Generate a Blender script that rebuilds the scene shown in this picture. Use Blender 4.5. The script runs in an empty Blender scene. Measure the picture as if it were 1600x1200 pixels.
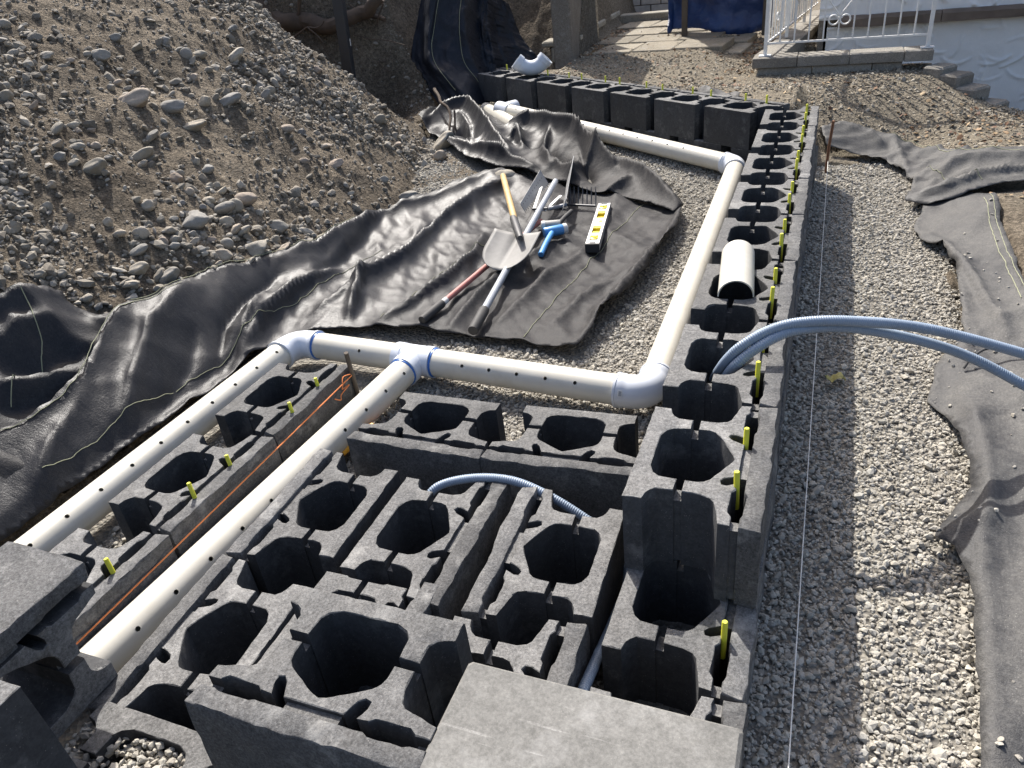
import bpy, math, random
import numpy as np
from mathutils import Vector, Matrix
from mathutils.geometry import delaunay_2d_cdt

random.seed(7); np.random.seed(7)
sc = bpy.context.scene
COL = sc.collection
rad = math.radians

# ================================================================ camera, sky, sun, exposure
cam_d = bpy.data.cameras.new('camera'); cam = bpy.data.objects.new('camera', cam_d); COL.objects.link(cam)
_r = Vector((0.93020008, 0.35128784, -0.1064174)); _u = Vector((-0.09852265, 0.51824086, 0.84954088)); _f = Vector((-0.35358323, 0.77975846, -0.5166775))
cam.matrix_world = Matrix(((_r.x, _u.x, -_f.x, 0.0911), (_r.y, _u.y, -_f.y, -1.1758), (_r.z, _u.z, -_f.z, 1.0663), (0, 0, 0, 1)))
cam_d.sensor_width = 36; cam_d.lens = 1177.256 / 1600 * 36; cam_d.clip_start = 0.02; cam_d.clip_end = 500
sc.camera = cam

SUN_EL = rad(47); SUN_AZ = math.atan2(-0.587, 0.81)          # sun stands behind the bank, to the left
S = Vector((math.cos(SUN_EL) * math.sin(SUN_AZ), math.cos(SUN_EL) * math.cos(SUN_AZ), math.sin(SUN_EL)))
world = bpy.data.worlds.new('World'); sc.world = world; world.use_nodes = True
wn = world.node_tree; wn.nodes.clear()
sky = wn.nodes.new('ShaderNodeTexSky'); sky.sky_type = 'NISHITA'; sky.sun_disc = False
sky.sun_elevation = SUN_EL; sky.sun_rotation = SUN_AZ; sky.air_density = 0.9; sky.dust_density = 4.0; sky.ozone_density = 0.6
bg = wn.nodes.new('ShaderNodeBackground'); bg.inputs['Strength'].default_value = 0.15
wo = wn.nodes.new('ShaderNodeOutputWorld'); wn.links.new(sky.outputs[0], bg.inputs[0]); wn.links.new(bg.outputs[0], wo.inputs[0])
sun_d = bpy.data.lights.new('sun', 'SUN'); sun_d.energy = 5.0; sun_d.angle = rad(0.5); sun_d.color = (1.0, 0.965, 0.91)
sun = bpy.data.objects.new('sun', sun_d); COL.objects.link(sun); sun.rotation_euler = (-S).to_track_quat('-Z', 'Y').to_euler(); sun.location = (-3, 4, 6)
sc.view_settings.view_transform = 'Standard'; sc.view_settings.look = 'None'; sc.view_settings.gamma = 1
sc.view_settings.use_curve_mapping = False; sc.view_settings.exposure = 0.66
sc.cycles.max_bounces = 6; sc.cycles.caustics_reflective = False; sc.cycles.caustics_refractive = False

# ---------------------------------------------------------------- ground shape
G = -0.42                                   # level of the gravel pad (wall top is 0)
def sst(a, b, x):
    t = np.clip((x - a) / (b - a), 0, 1); return t * t * (3 - 2 * t)
def _h(ix, iy, s):
    n = (ix.astype(np.int64) * 374761393 + iy.astype(np.int64) * 668265263 + s * 974634777) & 0x7fffffff
    n = ((n ^ (n >> 13)) * 1274126177) & 0x7fffffff
    return ((n ^ (n >> 16)) & 0xffff) / 65535.0
def vnoise(x, y, s=0):
    x = np.asarray(x, float); y = np.asarray(y, float)
    ix = np.floor(x); iy = np.floor(y); fx = x - ix; fy = y - iy
    ux = fx * fx * (3 - 2 * fx); uy = fy * fy * (3 - 2 * fy)
    ix = ix.astype(np.int64); iy = iy.astype(np.int64)
    a = _h(ix, iy, s); b = _h(ix + 1, iy, s); c = _h(ix, iy + 1, s); d = _h(ix + 1, iy + 1, s)
    return (a + (b - a) * ux) * (1 - uy) + (c + (d - c) * ux) * uy - 0.5
def fbm(x, y, s=0, o=4):
    r = 0; a = 1.0; f = 1.0
    for i in range(o):
        r = r + a * vnoise(x * f + 13.7 * i, y * f - 7.1 * i, s + i); a *= 0.5; f *= 2.03
    return r
def toe_x(y):
    return np.interp(y, [-2, 0, 1.2, 2.2, 3.2, 4.2, 5.0, 5.7], [-2.1, -2.1, -2.13, -2.22, -2.42, -2.78, -3.0, -3.05])
def behind(x, y):
    return (x + 0.294) * 0.577 + (y - 3.86) * 0.817      # distance beyond the far wall's outer face
def padrise(x, y):                                  # the pad climbs a little toward the far corner
    return 0.13 * sst(2.3, 4.6, y) * sst(0.02, -0.35, x)
def terrain(x, y, rough=True):
    x = np.asarray(x, float); y = np.asarray(y, float)
    z = G + 0.1 * sst(0.5, 0.95, x) + padrise(x, y)
    t = ((y - 3.66) - 0.6 * np.clip(x - 0.05, 0, None)) / 1.25
    db = behind(x, y)
    s = np.maximum(sst(0, 1, t) * sst(-0.02, 0.05, db), sst(0.05, 0.13, db) * sst(-0.01, -0.10, x))
    ht = -0.05 + 0.012 * (y - 4) - 0.08 * sst(4.4, 5.0, y) * sst(-1.0, -0.55, x) - 0.40 * sst(0.7, 1.7, x)
    z = z + (ht - z) * s
    # kerbed planting bed left of the path
    z = z + 0.14 * sst(6.2, 6.3, y) * sst(-2.17, -2.22, x)
    # the dug bank on the left
    dx = toe_x(y) - x
    dip = 0.76 + 0.1 * sst(1.5, 4.0, y) + 0.9 * sst(5.0, 5.6, y)
    bank = G + padrise(x, y) + dip * np.clip(dx, -0.3, 3) * (1 - 0.10 * np.clip(dx - 1.2, 0, 3))
    carve = 0.75 * sst(4.0, 4.5, y) * (1 - sst(4.75, 5.35, y)) * sst(0.05, 0.8, dx)
    bank = np.minimum(bank, 1.5) - carve
    back = -0.42 + 1.15 * (y - 5.75)
    back = np.where((x < -2.12), np.clip(back, -2, 1.25), -5)
    bank = np.maximum(bank, np.where(x < -2.12, back, -5))
    inside = sst(0.02, 0.08, dx) + sst(-2.1, -2.14, x) * sst(5.5, 5.6, y)
    zb = np.maximum(bank, np.where(y > 5.5, z * 0 - 5, G - 0.02 + padrise(x, y)))
    k = np.clip(inside, 0, 1)
    z = z + (np.maximum(zb, G - 0.05) - z) * np.where(y < 6.9, k, k * sst(-2.12, -2.6, x))
    if rough:
        r = fbm(x * 2.2, y * 2.2, 3, 4) * 0.10 + np.abs(fbm(x * 9, y * 9, 7, 3)) * 0.04 + fbm(x * 21, y * 21, 17, 2) * 0.016
        z = z + r * k * sst(0.0, 0.3, dx + np.where(y > 5.6, 1, 0))
        z = z + fbm(x * 5, y * 5, 11, 3) * 0.012 * (1 - k) * np.clip(s + sst(0.6, 0.9, x), 0, 1)
    # stairwell dug down beside the house
    pit = (x > -0.25) & (y > 5.44) & (y < 6.35) & (x < 0.8)
    pit = pit | ((x >= 0.78) & (y > 5.25 - 0.85 * (x - 0.75)) & (y < 6.35))
    return np.where(pit, -1.6, z)

# ================================================================ helpers
class MB:
    def __init__(self): self.v = []; self.f = []; self.n = 0
    def add(self, v, f):
        v = np.asarray(v, float).reshape(-1, 3); self.v.append(v)
        k = self.n; self.f += [tuple(i + k for i in t) for t in f]; self.n += len(v); return self
    def box(self, x0, x1, y0, y1, z0, z1, M=None):
        v = np.array([(x, y, z) for z in (z0, z1) for y in (y0, y1) for x in (x0, x1)], float)
        if M is not None: v = np.array([(M @ Vector(p))[:] for p in v])
        return self.add(v, [(0, 2, 3, 1), (4, 5, 7, 6), (0, 1, 5, 4), (2, 6, 7, 3), (0, 4, 6, 2), (1, 3, 7, 5)])
    def bbox(self, x0, x1, y0, y1, z0, z1, b=0.004, M=None):          # box with chamfered vertical and top edges
        def ring(z, i): return [(x0 + i + b, y0 + i, z), (x1 - i - b, y0 + i, z), (x1 - i, y0 + i + b, z), (x1 - i, y1 - i - b, z), (x1 - i - b, y1 - i, z), (x0 + i + b, y1 - i, z), (x0 + i, y1 - i - b, z), (x0 + i, y0 + i + b, z)]
        v = np.array(ring(z0 + b, 0) + ring(z1 - b, 0) + ring(z1, b) + ring(z0, b), float)
        if M is not None: v = np.array([(M @ Vector(p))[:] for p in v])
        f = []
        for a, c in ((0, 8), (8, 16), (24, 0)):
            for i in range(8): f.append((a + i, a + (i + 1) % 8, c + (i + 1) % 8, c + i))
        f.append(tuple(range(16, 24))); f.append(tuple(reversed(range(24, 32))))
        return self.add(v, f)
    def tube(self, pts, r, n=12, cap=True, flip=False):
        pts = np.asarray(pts, float); m = len(pts); r = np.full(m, r) if np.isscalar(r) else np.asarray(r, float)
        T = np.gradient(pts, axis=0); T /= np.linalg.norm(T, axis=1)[:, None] + 1e-12
        a = np.array([0, 0, 1.0]) if abs(T[0, 2]) < 0.9 else np.array([1.0, 0, 0])
        N = a - T[0] * (a @ T[0]); N /= np.linalg.norm(N); V = []
        an = np.arange(n) * 2 * math.pi / n
        for i in range(m):
            N = N - T[i] * (N @ T[i]); N /= np.linalg.norm(N) + 1e-12; B = np.cross(T[i], N)
            V.append(pts[i] + r[i] * (np.cos(an)[:, None] * N + np.sin(an)[:, None] * B))
        F = []
        for i in range(m - 1):
            for j in range(n):
                q = (i * n + j, i * n + (j + 1) % n, (i + 1) * n + (j + 1) % n, (i + 1) * n + j); F.append(q[::-1] if flip else q)
        if cap: F.append(tuple(reversed(range(n)))); F.append(tuple(range((m - 1) * n, m * n)))
        return self.add(np.concatenate(V), F)
    def shell(self, pts, ro, ri, n=24):                               # hollow pipe with real wall thickness
        pts = np.asarray(pts, float); k0 = self.n; m = len(pts)
        self.tube(pts, ro, n, cap=False); k1 = self.n; self.tube(pts, ri, n, cap=False, flip=True)
        for a in (0, (m - 1) * n):
            for j in range(n):
                q = (k0 + a + j, k1 + a + j, k1 + a + (j + 1) % n, k0 + a + (j + 1) % n); self.f.append(q if a == 0 else q[::-1])
        return self
    def mesh(self, name, origin=(0, 0, 0)):
        me = bpy.data.meshes.new(name)
        me.from_pydata((np.concatenate(self.v) - np.asarray(origin, float)).tolist(), [], self.f); me.update(); return me
def smooth(me, ang=40):
    me.polygons.foreach_set('use_smooth', [True] * len(me.polygons))
    try: me.set_sharp_from_angle(angle=rad(ang))
    except Exception: pass
    return me
def tag(o, label=None, cat=None, group=None, kind=None):
    if label: o['label'] = label
    if cat: o['category'] = cat
    if group: o['group'] = group
    if kind: o['kind'] = kind
    return o
def link(name, me, mat, parent=None, loc=(0, 0, 0)):
    o = bpy.data.objects.new(name, me); COL.objects.link(o)
    if mat and not me.materials: me.materials.append(mat)
    o.location = loc
    if parent: o.parent = parent
    return o
def empty(name, loc, label, cat, group=None):
    o = bpy.data.objects.new(name, None); COL.objects.link(o); o.location = loc; o.empty_display_size = 0.05
    return tag(o, label, cat, group)
def wloc(o):
    p = Vector((0, 0, 0))
    while o: p += o.location; o = o.parent
    return np.array(p)
def part(name, mb, mat, parent, sm=True, ang=40):                    # mb in world coordinates, parents unrotated
    me = mb.mesh(name, wloc(parent));
    if sm: smooth(me, ang)
    return link(name, me, mat, parent)
def solo(name, mb, mat, label=None, cat=None, group=None, kind=None, sm=True, ang=40):
    v = np.concatenate(mb.v); o0 = (v.min(0) + v.max(0)) / 2; o0[2] = v[:, 2].min()
    me = mb.mesh(name, o0)
    if sm: smooth(me, ang)
    return tag(link(name, me, mat, None, o0), label, cat, group, kind)
def bigmesh(name, V, F, mat, kind=None, sm=False, label=None, cat=None, loc=(0, 0, 0), parent=None):
    me = bpy.data.meshes.new(name); V = np.asarray(V, np.float32); F = np.asarray(F, np.int32); k = F.shape[1]
    me.vertices.add(len(V)); me.vertices.foreach_set('co', V.ravel())
    me.loops.add(F.size); me.loops.foreach_set('vertex_index', F.ravel())
    me.polygons.add(len(F)); me.polygons.foreach_set('loop_start', np.arange(len(F), dtype=np.int32) * k)
    me.polygons.foreach_set('use_smooth', np.full(len(F), sm))
    me.update(calc_edges=True)
    return tag(link(name, me, mat, parent, loc), label, cat, None, kind)
def inpoly(x, y, poly):
    poly = np.asarray(poly, float)[:, :2]; r = np.zeros(np.shape(x), bool); j = len(poly) - 1
    for i in range(len(poly)):
        xi, yi = poly[i]; xj, yj = poly[j]
        c = ((yi > y) != (yj > y)) & (x < (xj - xi) * (y - yi) / (yj - yi + 1e-12) + xi); r ^= c; j = i
    return r
def resample(P, d, closed=False):
    P = np.asarray(P, float); 
    if closed: P = np.vstack([P, P[:1]])
    L = np.r_[0, np.cumsum(np.linalg.norm(np.diff(P, axis=0), axis=1))]; n = max(2, int(round(L[-1] / d)) + 1)
    s = np.linspace(0, L[-1], n); R = np.stack([np.interp(s, L, P[:, k]) for k in range(P.shape[1])], -1)
    return R[:-1] if closed else R
def spline(P, d):                                                    # Catmull-Rom through P, sampled every d
    P = np.asarray(P, float); Q = np.vstack([2 * P[0] - P[1], P, 2 * P[-1] - P[-2]]); out = []
    for i in range(1, len(Q) - 2):
        a, b, c, e = Q[i - 1:i + 3]
        for t in np.linspace(0, 1, 12, endpoint=False):
            out.append(0.5 * ((2 * b) + (c - a) * t + (2 * a - 5 * b + 4 * c - e) * t * t + (3 * b - a - 3 * c + e) * t ** 3))
    out.append(P[-1]); return resample(out, d)
def cdt(poly, inner=None):
    n = len(poly); pts = [Vector((p[0], p[1])) for p in poly]
    if inner is not None: pts += [Vector((p[0], p[1])) for p in inner]
    r = delaunay_2d_cdt(pts, [(i, (i + 1) % n) for i in range(n)], [], 1, 1e-7)
    return np.array([v[:] for v in r[0]]), [tuple(f) for f in r[2]], r[3]

# ---------------------------------------------------------------- materials
class N:
    def __init__(self, name):
        self.m = bpy.data.materials.new(name); self.m.use_nodes = True; self.t = self.m.node_tree
        self.p = self.t.nodes['Principled BSDF']; self.tc = self.t.nodes.new('ShaderNodeTexCoord')
    def n(self, typ, **k):
        x = self.t.nodes.new(typ)
        for a, b in k.items():
            if a in x.inputs.keys(): x.inputs[a].default_value = b
            else: setattr(x, a, b)
        return x
    def l(self, a, b): self.t.links.new(a, b)
    def noise(self, scale, detail=4, rough=0.55, src='Object', vec=None):
        x = self.n('ShaderNodeTexNoise'); x.inputs['Scale'].default_value = scale; x.inputs['Detail'].default_value = detail; x.inputs['Roughness'].default_value = rough
        self.l(vec if vec is not None else self.tc.outputs[src], x.inputs['Vector']); return x.outputs['Fac']
    def vor(self, scale, src='Object', out='Distance', vec=None, feature='F1'):
        x = self.n('ShaderNodeTexVoronoi'); x.feature = feature; x.inputs['Scale'].default_value = scale
        self.l(vec if vec is not None else self.tc.outputs[src], x.inputs['Vector']); return x.outputs[out]
    def ramp(self, fac, stops):
        x = self.n('ShaderNodeValToRGB'); e = x.color_ramp.elements
        while len(e) < len(stops): e.new(0.5)
        for el, (p, c) in zip(e, stops): el.position = p; el.color = (*c, 1) if len(c) == 3 else c
        self.l(fac, x.inputs[0]); return x.outputs[0]
    def mix(self, fac, a, b, mode='MIX'):
        x = self.n('ShaderNodeMix'); x.data_type = 'RGBA'; x.blend_type = mode
        for s, v in ((0, fac), (6, a), (7, b)):
            if isinstance(v, (int, float)): x.inputs[s].default_value = v
            elif isinstance(v, tuple): x.inputs[s].default_value = (*v, 1) if len(v) == 3 else v
            else: self.l(v, x.inputs[s])
        return x.outputs[2]
    def math(self, op, a, b=0.0):
        x = self.n('ShaderNodeMath'); x.operation = op
        for s, v in ((0, a), (1, b)):
            if isinstance(v, (int, float)): x.inputs[s].default_value = v
            else: self.l(v, x.inputs[s])
        return x.outputs[0]
    def bump(self, h, strength=0.3, dist=0.01, prev=None):
        x = self.n('ShaderNodeBump'); x.inputs['Strength'].default_value = strength; x.inputs['Distance'].default_value = dist
        self.l(h, x.inputs['Height'])
        if prev is not None: self.l(prev, x.inputs['Normal'])
        return x.outputs[0]
    def island(self): return self.n('ShaderNodeNewGeometry').outputs['Random Per Island']
    def objr(self): return self.n('ShaderNodeObjectInfo').outputs['Random']
    def done(self, col, rough=0.8, nrm=None, metal=0.0, spec=0.5, sheen=0.0):
        for k, v in (('Base Color', col), ('Roughness', rough), ('Metallic', metal), ('Specular IOR Level', spec)):
            if isinstance(v, (int, float)): self.p.inputs[k].default_value = v
            elif isinstance(v, tuple): self.p.inputs[k].default_value = (*v, 1)
            else: self.l(v, self.p.inputs[k])
        if nrm is not None: self.l(nrm, self.p.inputs['Normal'])
        return self.m
def lightness(n, col, fac, amt):                                     # vary brightness of col by fac (0..1)
    return n.mix(1.0, col, n.ramp(fac, [(0, (1 - amt,) * 3), (1, (1 + amt,) * 3)]), 'MULTIPLY')
def plain(name, col, rough=0.6, metal=0.0, var=0.12, scale=30, bump=0.0, spec=0.5):
    n = N(name); f = n.noise(scale); c = n.mix(1.0, col, n.ramp(f, [(0.25, (1 - var,) * 3), (0.75, (1 + var,) * 3)]), 'MULTIPLY')
    return n.done(c, n.math('ADD', rough - 0.08, n.math('MULTIPLY', f, 0.16)), n.bump(n.noise(scale * 6), bump, 0.002) if bump else None, metal, spec)

def concrete_mat(name, base, pale=0.0, grain=1.0, scrapes=False):
    n = N(name); rnd = n.objr()
    off = n.n('ShaderNodeVectorMath'); off.operation = 'ADD'; cmb = n.n('ShaderNodeCombineXYZ')
    for i in range(3): n.l(n.math('MULTIPLY', rnd, 7.0 + 3 * i), cmb.inputs[i])
    n.l(n.tc.outputs['Object'], off.inputs[0]); n.l(cmb.outputs[0], off.inputs[1]); v = off.outputs[0]
    big = n.noise(5, 5, 0.6, vec=v); mid = n.noise(60, 4, 0.75, vec=v); fine = n.noise(170, 4, 0.8, vec=v)
    c = n.mix(n.ramp(big, [(0.35, (0, 0, 0)), (0.7, (1, 1, 1))]), base, tuple(b * 1.28 for b in base))
    c = lightness(n, c, n.ramp(mid, [(0.3, (0, 0, 0)), (0.7, (1, 1, 1))]), 0.22)
    c = lightness(n, c, n.ramp(fine, [(0.35, (0, 0, 0)), (0.65, (1, 1, 1))]), 0.42 * grain)
    agg = n.vor(190, vec=v); sp = n.ramp(agg, [(0.10, (1, 1, 1)), (0.2, (0, 0, 0))])
    c = n.mix(n.math('MULTIPLY', sp, n.ramp(n.noise(40, 2, vec=v), [(0.5, (0, 0, 0)), (0.62, (0.5, 0.5, 0.5))])), c, (0.36, 0.34, 0.31))
    eff = n.math('MULTIPLY', n.ramp(n.noise(9, 6, 0.75, vec=v), [(0.54, (0, 0, 0)), (0.70, (1, 1, 1))]), 0.50 + pale)
    c = n.mix(eff, c, (0.34, 0.335, 0.32)); c = lightness(n, c, rnd, 0.20)
    if scrapes:                                                       # white scuffs and a pale worn edge film
        mp = n.n('ShaderNodeMapping'); mp.inputs['Rotation'].default_value = (0, 0, -0.45); mp.inputs['Scale'].default_value = (3.2, 46, 3); n.l(n.tc.outputs['Object'], mp.inputs[0])
        sc_ = n.math('MULTIPLY', n.ramp(n.noise(1.0, 3, 0.6, vec=mp.outputs[0]), [(0.66, (0, 0, 0)), (0.72, (1, 1, 1))]), n.ramp(n.noise(190, 3, 0.8), [(0.35, (0, 0, 0)), (0.6, (1, 1, 1))]))
        c = n.mix(n.math('MULTIPLY', sc_, 0.6), c, (0.42, 0.41, 0.39)); c = lightness(n, c, n.ramp(n.noise(3.5, 4, 0.6), [(0.35, (0, 0, 0)), (0.65, (1, 1, 1))]), 0.12)
    b = n.bump(n.noise(45, 5, 0.7, vec=v), 0.35 * grain, 0.006); b = n.bump(n.noise(190, 4, 0.75, vec=v), 0.6 * grain, 0.0035, b)
    return n.done(c, 0.92, b, spec=0.25)
M_BLOCK = concrete_mat('block_concrete', (0.120, 0.118, 0.115))
M_MOULD_SHADE = concrete_mat('shade_darkened_mould_concrete', (0.043, 0.0435, 0.045), -0.3, 0.35)  # smooth mould sides; base colour also darkened to deepen their shade
M_FACE = concrete_mat('split_face_concrete', (0.092, 0.091, 0.09), 0.05)
M_SLAB = concrete_mat('slab_concrete', (0.168, 0.164, 0.153), 0.0, 0.4, True)
M_PLINTH = concrete_mat('plinth_concrete', (0.2, 0.185, 0.16))
M_KERB = concrete_mat('kerb_stone', (0.24, 0.22, 0.18))
M_OLDCON = concrete_mat('old_concrete', (0.17, 0.15, 0.125), 0.05)

def gravel_mat(name, stops, rough=0.85):
    n = N(name); r = n.island(); c = n.ramp(r, stops); c = lightness(n, c, n.noise(140, 3, 0.7), 0.28)
    return n.done(c, rough, n.bump(n.noise(160, 4), 0.4, 0.003), spec=0.3)
M_GRAVEL = gravel_mat('crushed_gravel', [(0.0, (0.20, 0.185, 0.16)), (0.2, (0.34, 0.312, 0.262)), (0.5, (0.385, 0.36, 0.31)), (0.75, (0.35, 0.335, 0.30)), (0.9, (0.45, 0.415, 0.345)), (1.0, (0.24, 0.235, 0.225))])
M_PEBBLE = gravel_mat('bank_pebbles', [(0.0, (0.14, 0.122, 0.098)), (0.4, (0.20, 0.178, 0.145)), (0.7, (0.26, 0.232, 0.19)), (0.9, (0.34, 0.31, 0.26)), (1.0, (0.17, 0.16, 0.15))])
M_CHIP = gravel_mat('path_chippings', [(0.0, (0.15, 0.125, 0.095)), (0.3, (0.24, 0.205, 0.155)), (0.6, (0.31, 0.27, 0.205)), (0.85, (0.39, 0.345, 0.27)), (1.0, (0.25, 0.235, 0.205))])
M_LEAFLIT = gravel_mat('leaf_litter', [(0.0, (0.10, 0.05, 0.03)), (0.35, (0.20, 0.11, 0.06)), (0.7, (0.30, 0.20, 0.11)), (1.0, (0.36, 0.27, 0.16))], 0.7)

n = N('gravel_bed'); v_ = n.vor(75, out='Color'); c = n.ramp(v_, [(0, (0.10, 0.095, 0.085)), (0.5, (0.19, 0.175, 0.15)), (1, (0.27, 0.25, 0.21))])
M_BED = n.done(c, 0.95, n.bump(n.vor(75), 1.0, 0.012), spec=0.2)
n = N('soil'); a_ = n.noise(1.6, 5, 0.6); f_ = n.noise(34, 6, 0.75); c = n.ramp(a_, [(0.3, (0.10, 0.081, 0.060)), (0.5, (0.142, 0.117, 0.087)), (0.7, (0.195, 0.163, 0.123))])
c = lightness(n, c, n.ramp(f_, [(0.3, (0, 0, 0)), (0.7, (1, 1, 1))]), 0.45); c = lightness(n, c, n.ramp(n.noise(160, 4, 0.7), [(0.3, (0, 0, 0)), (0.7, (1, 1, 1))]), 0.35)
sx = n.n('ShaderNodeSeparateXYZ'); n.l(n.tc.outputs['Object'], sx.inputs[0])
def gate(v, a, b): return n.ramp(n.math('DIVIDE', n.math('SUBTRACT', v, a), b - a), [(0, (0, 0, 0)), (1, (1, 1, 1))])
mm = n.math('MULTIPLY', gate(sx.outputs[0], -2.25, -2.1), gate(n.math('ADD', sx.outputs[1], n.math('MULTIPLY', sx.outputs[0], 0.7)), 3.4, 3.9))
tan_ = lightness(n, (0.20, 0.172, 0.13), n.ramp(n.noise(60, 6, 0.75), [(0.3, (0, 0, 0)), (0.7, (1, 1, 1))]), 0.4); c = n.mix(mm, c, tan_)
gr1 = n.vor(55, out='Color'); gr2 = n.vor(140, out='Color'); c = lightness(n, c, gr1, 0.30); c = lightness(n, c, gr2, 0.34)
b = n.bump(n.noise(14, 6, 0.7), 0.7, 0.05); b = n.bump(n.vor(55), 0.6, 0.012, b); b = n.bump(n.vor(140), 0.7, 0.006, b); b = n.bump(n.noise(90, 5, 0.75), 0.6, 0.012, b)
M_SOIL = n.done(c, 0.97, b, spec=0.15)

def pvc_mat(name, col, dirt=0.25, rough=0.35):
    n = N(name); d = n.ramp(n.noise(7, 6, 0.7), [(0.45, (0, 0, 0)), (0.75, (1, 1, 1))]); c = n.mix(n.math('MULTIPLY', d, dirt), col, (0.42, 0.37, 0.28))
    sc_ = n.ramp(n.noise(60, 6, 0.8), [(0.66, (0, 0, 0)), (0.74, (1, 1, 1))]); c = n.mix(n.math('MULTIPLY', sc_, 0.35 * dirt / 0.25), c, (0.25, 0.22, 0.18))
    return n.done(c, n.math('ADD', rough, n.math('MULTIPLY', d, 0.2)), n.bump(n.noise(14, 3), 0.05, 0.004), spec=0.45)
M_PIPE = pvc_mat('cream_pvc', (0.57, 0.545, 0.475), 0.5); M_FIT = pvc_mat('white_pvc', (0.60, 0.63, 0.68), 0.12, 0.28)
M_HOLE = plain('hole_rim', (0.10, 0.05, 0.04), 0.8); M_GLUE = plain('blue_primer', (0.03, 0.14, 0.45), 0.35)
M_PIN = plain('yellow_fibreglass', (0.62, 0.60, 0.04), 0.45, var=0.1)
M_HOSE = plain('blue_grey_conduit', (0.225, 0.28, 0.355), 0.42, var=0.1, scale=12)

def fabric_mat(name, base, dust, dustcol=(0.22, 0.205, 0.185), rough=0.42, walk=None, spec=0.35, speck=0.25):
    n = N(name); d = n.ramp(n.noise(2.6, 7, 0.72), [(0.36, (0, 0, 0)), (0.72, (1, 1, 1))]); d2 = n.ramp(n.noise(38, 5, 0.8), [(0.42, (0, 0, 0)), (0.8, (1, 1, 1))])
    fac = n.math('MULTIPLY', n.math('ADD', n.math('MULTIPLY', d, 0.75), n.math('MULTIPLY', d2, 0.45)), dust)
    spv = spec
    if walk is not None:                                              # dust trodden onto the part of the sheet people work on
        sx = n.n('ShaderNodeSeparateXYZ'); n.l(n.tc.outputs['Object'], sx.inputs[0])
        wv_ = n.math('ADD', sx.outputs[0], n.math('MULTIPLY', n.noise(3, 4), 0.5))
        fac = n.math('ADD', fac, n.math('MULTIPLY', n.ramp(wv_, [(walk[0], (0, 0, 0)), (walk[1], (1, 1, 1))]), n.math('MULTIPLY', n.math('ADD', d2, 0.55), walk[2])))
        spv = n.math('SUBTRACT', spec, n.math('MULTIPLY', n.ramp(wv_, [(walk[0] - 0.5 if walk[0] > 0.5 else 0.0, (0, 0, 0)), (walk[1] * 0.6, (1, 1, 1))]), spec * 0.72))
    c = n.mix(fac, base, dustcol)
    mp = n.n('ShaderNodeMapping'); mp.inputs['Rotation'].default_value = (0, 0, 0.6); mp.inputs['Scale'].default_value = (1, 7, 1); n.l(n.tc.outputs['Object'], mp.inputs[0])
    b = n.bump(n.noise(9, 5, 0.6, vec=mp.outputs[0]), 0.13 if walk else 0.05, 0.012); b = n.bump(n.noise(60, 3, 0.5), 0.10, 0.003, b); b = n.bump(n.vor(300), 0.55, 0.0011, b); b = n.bump(n.noise(110, 4, 0.75), 0.42, 0.0032, b)
    if speck: g_ = n.ramp(n.vor(130), [(0.05, (1, 1, 1)), (0.16, (0, 0, 0))]); c = n.mix(n.math('MULTIPLY', g_, n.math('MULTIPLY', n.ramp(n.noise(5, 5, 0.7), [(0.4, (0, 0, 0)), (0.65, (1, 1, 1))]), speck)), c, (0.40, 0.38, 0.34)); c = lightness(n, c, n.ramp(n.noise(150, 4, 0.8), [(0.3, (0, 0, 0)), (0.7, (1, 1, 1))]), 0.35)
    return n.done(c, n.math('MINIMUM', n.math('ADD', rough, n.math('MULTIPLY', fac, 0.9)), 0.85), b, spec=spv)
M_FAB = fabric_mat('black_geotextile', (0.011, 0.0118, 0.015), 0.10, rough=0.37, walk=(0.2, 1.0, 0.15), spec=0.24)
M_FABG = fabric_mat('dusty_geotextile', (0.040, 0.040, 0.042), 0.55, (0.24, 0.23, 0.21), rough=0.42, spec=0.16, speck=0.8)
M_FABH = fabric_mat('clean_geotextile', (0.013, 0.016, 0.024), 0.05, rough=0.45, spec=0.2)
M_STITCH = plain('pale_stitching', (0.26, 0.265, 0.17), 0.8)
M_STRING = plain('white_string', (0.75, 0.73, 0.68), 0.8); M_ORANGE = plain('orange_string', (0.72, 0.22, 0.06), 0.7)
M_WOOD = plain('ash_wood', (0.46, 0.31, 0.13), 0.55, var=0.2, scale=14); M_OLDWOOD = plain('weathered_wood', (0.085, 0.068, 0.052), 0.85, var=0.3, scale=9, bump=0.5)
M_STEEL = plain('worn_steel', (0.19, 0.183, 0.172), 0.6, 0.05, 0.25, 18, spec=0.3); M_DARKSTEEL = plain('dark_steel', (0.06, 0.06, 0.062), 0.5, 0.3)
M_ALU = plain('aluminium', (0.62, 0.62, 0.61), 0.35, 0.7); M_GALV = plain('galvanised_sheet', (0.36, 0.36, 0.355), 0.5, 0.4, 0.2, 20)
M_GREYTUBE = plain('grey_painted_tube', (0.30, 0.32, 0.35), 0.45); M_RUBBER = plain('black_rubber', (0.028, 0.027, 0.027), 0.7)
M_REDTUBE = plain('faded_red_tube', (0.34, 0.12, 0.10), 0.55); M_BLUETOOL = plain('blue_plastic', (0.07, 0.27, 0.58), 0.4)
M_MALLET = plain('grey_rubber', (0.30, 0.29, 0.27), 0.7); M_WHITERUB = plain('white_rubber', (0.60, 0.58, 0.54), 0.7)
M_YELLOW = plain('yellow_vial', (0.75, 0.58, 0.03), 0.3); M_GREENV = plain('vial_liquid', (0.72, 0.80, 0.12), 0.15)
M_WHITEPAINT = plain('chipped_white_paint', (0.72, 0.71, 0.68), 0.5, var=0.1, scale=25); M_BLACK = plain('black_print', (0.02, 0.02, 0.02), 0.6)
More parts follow.
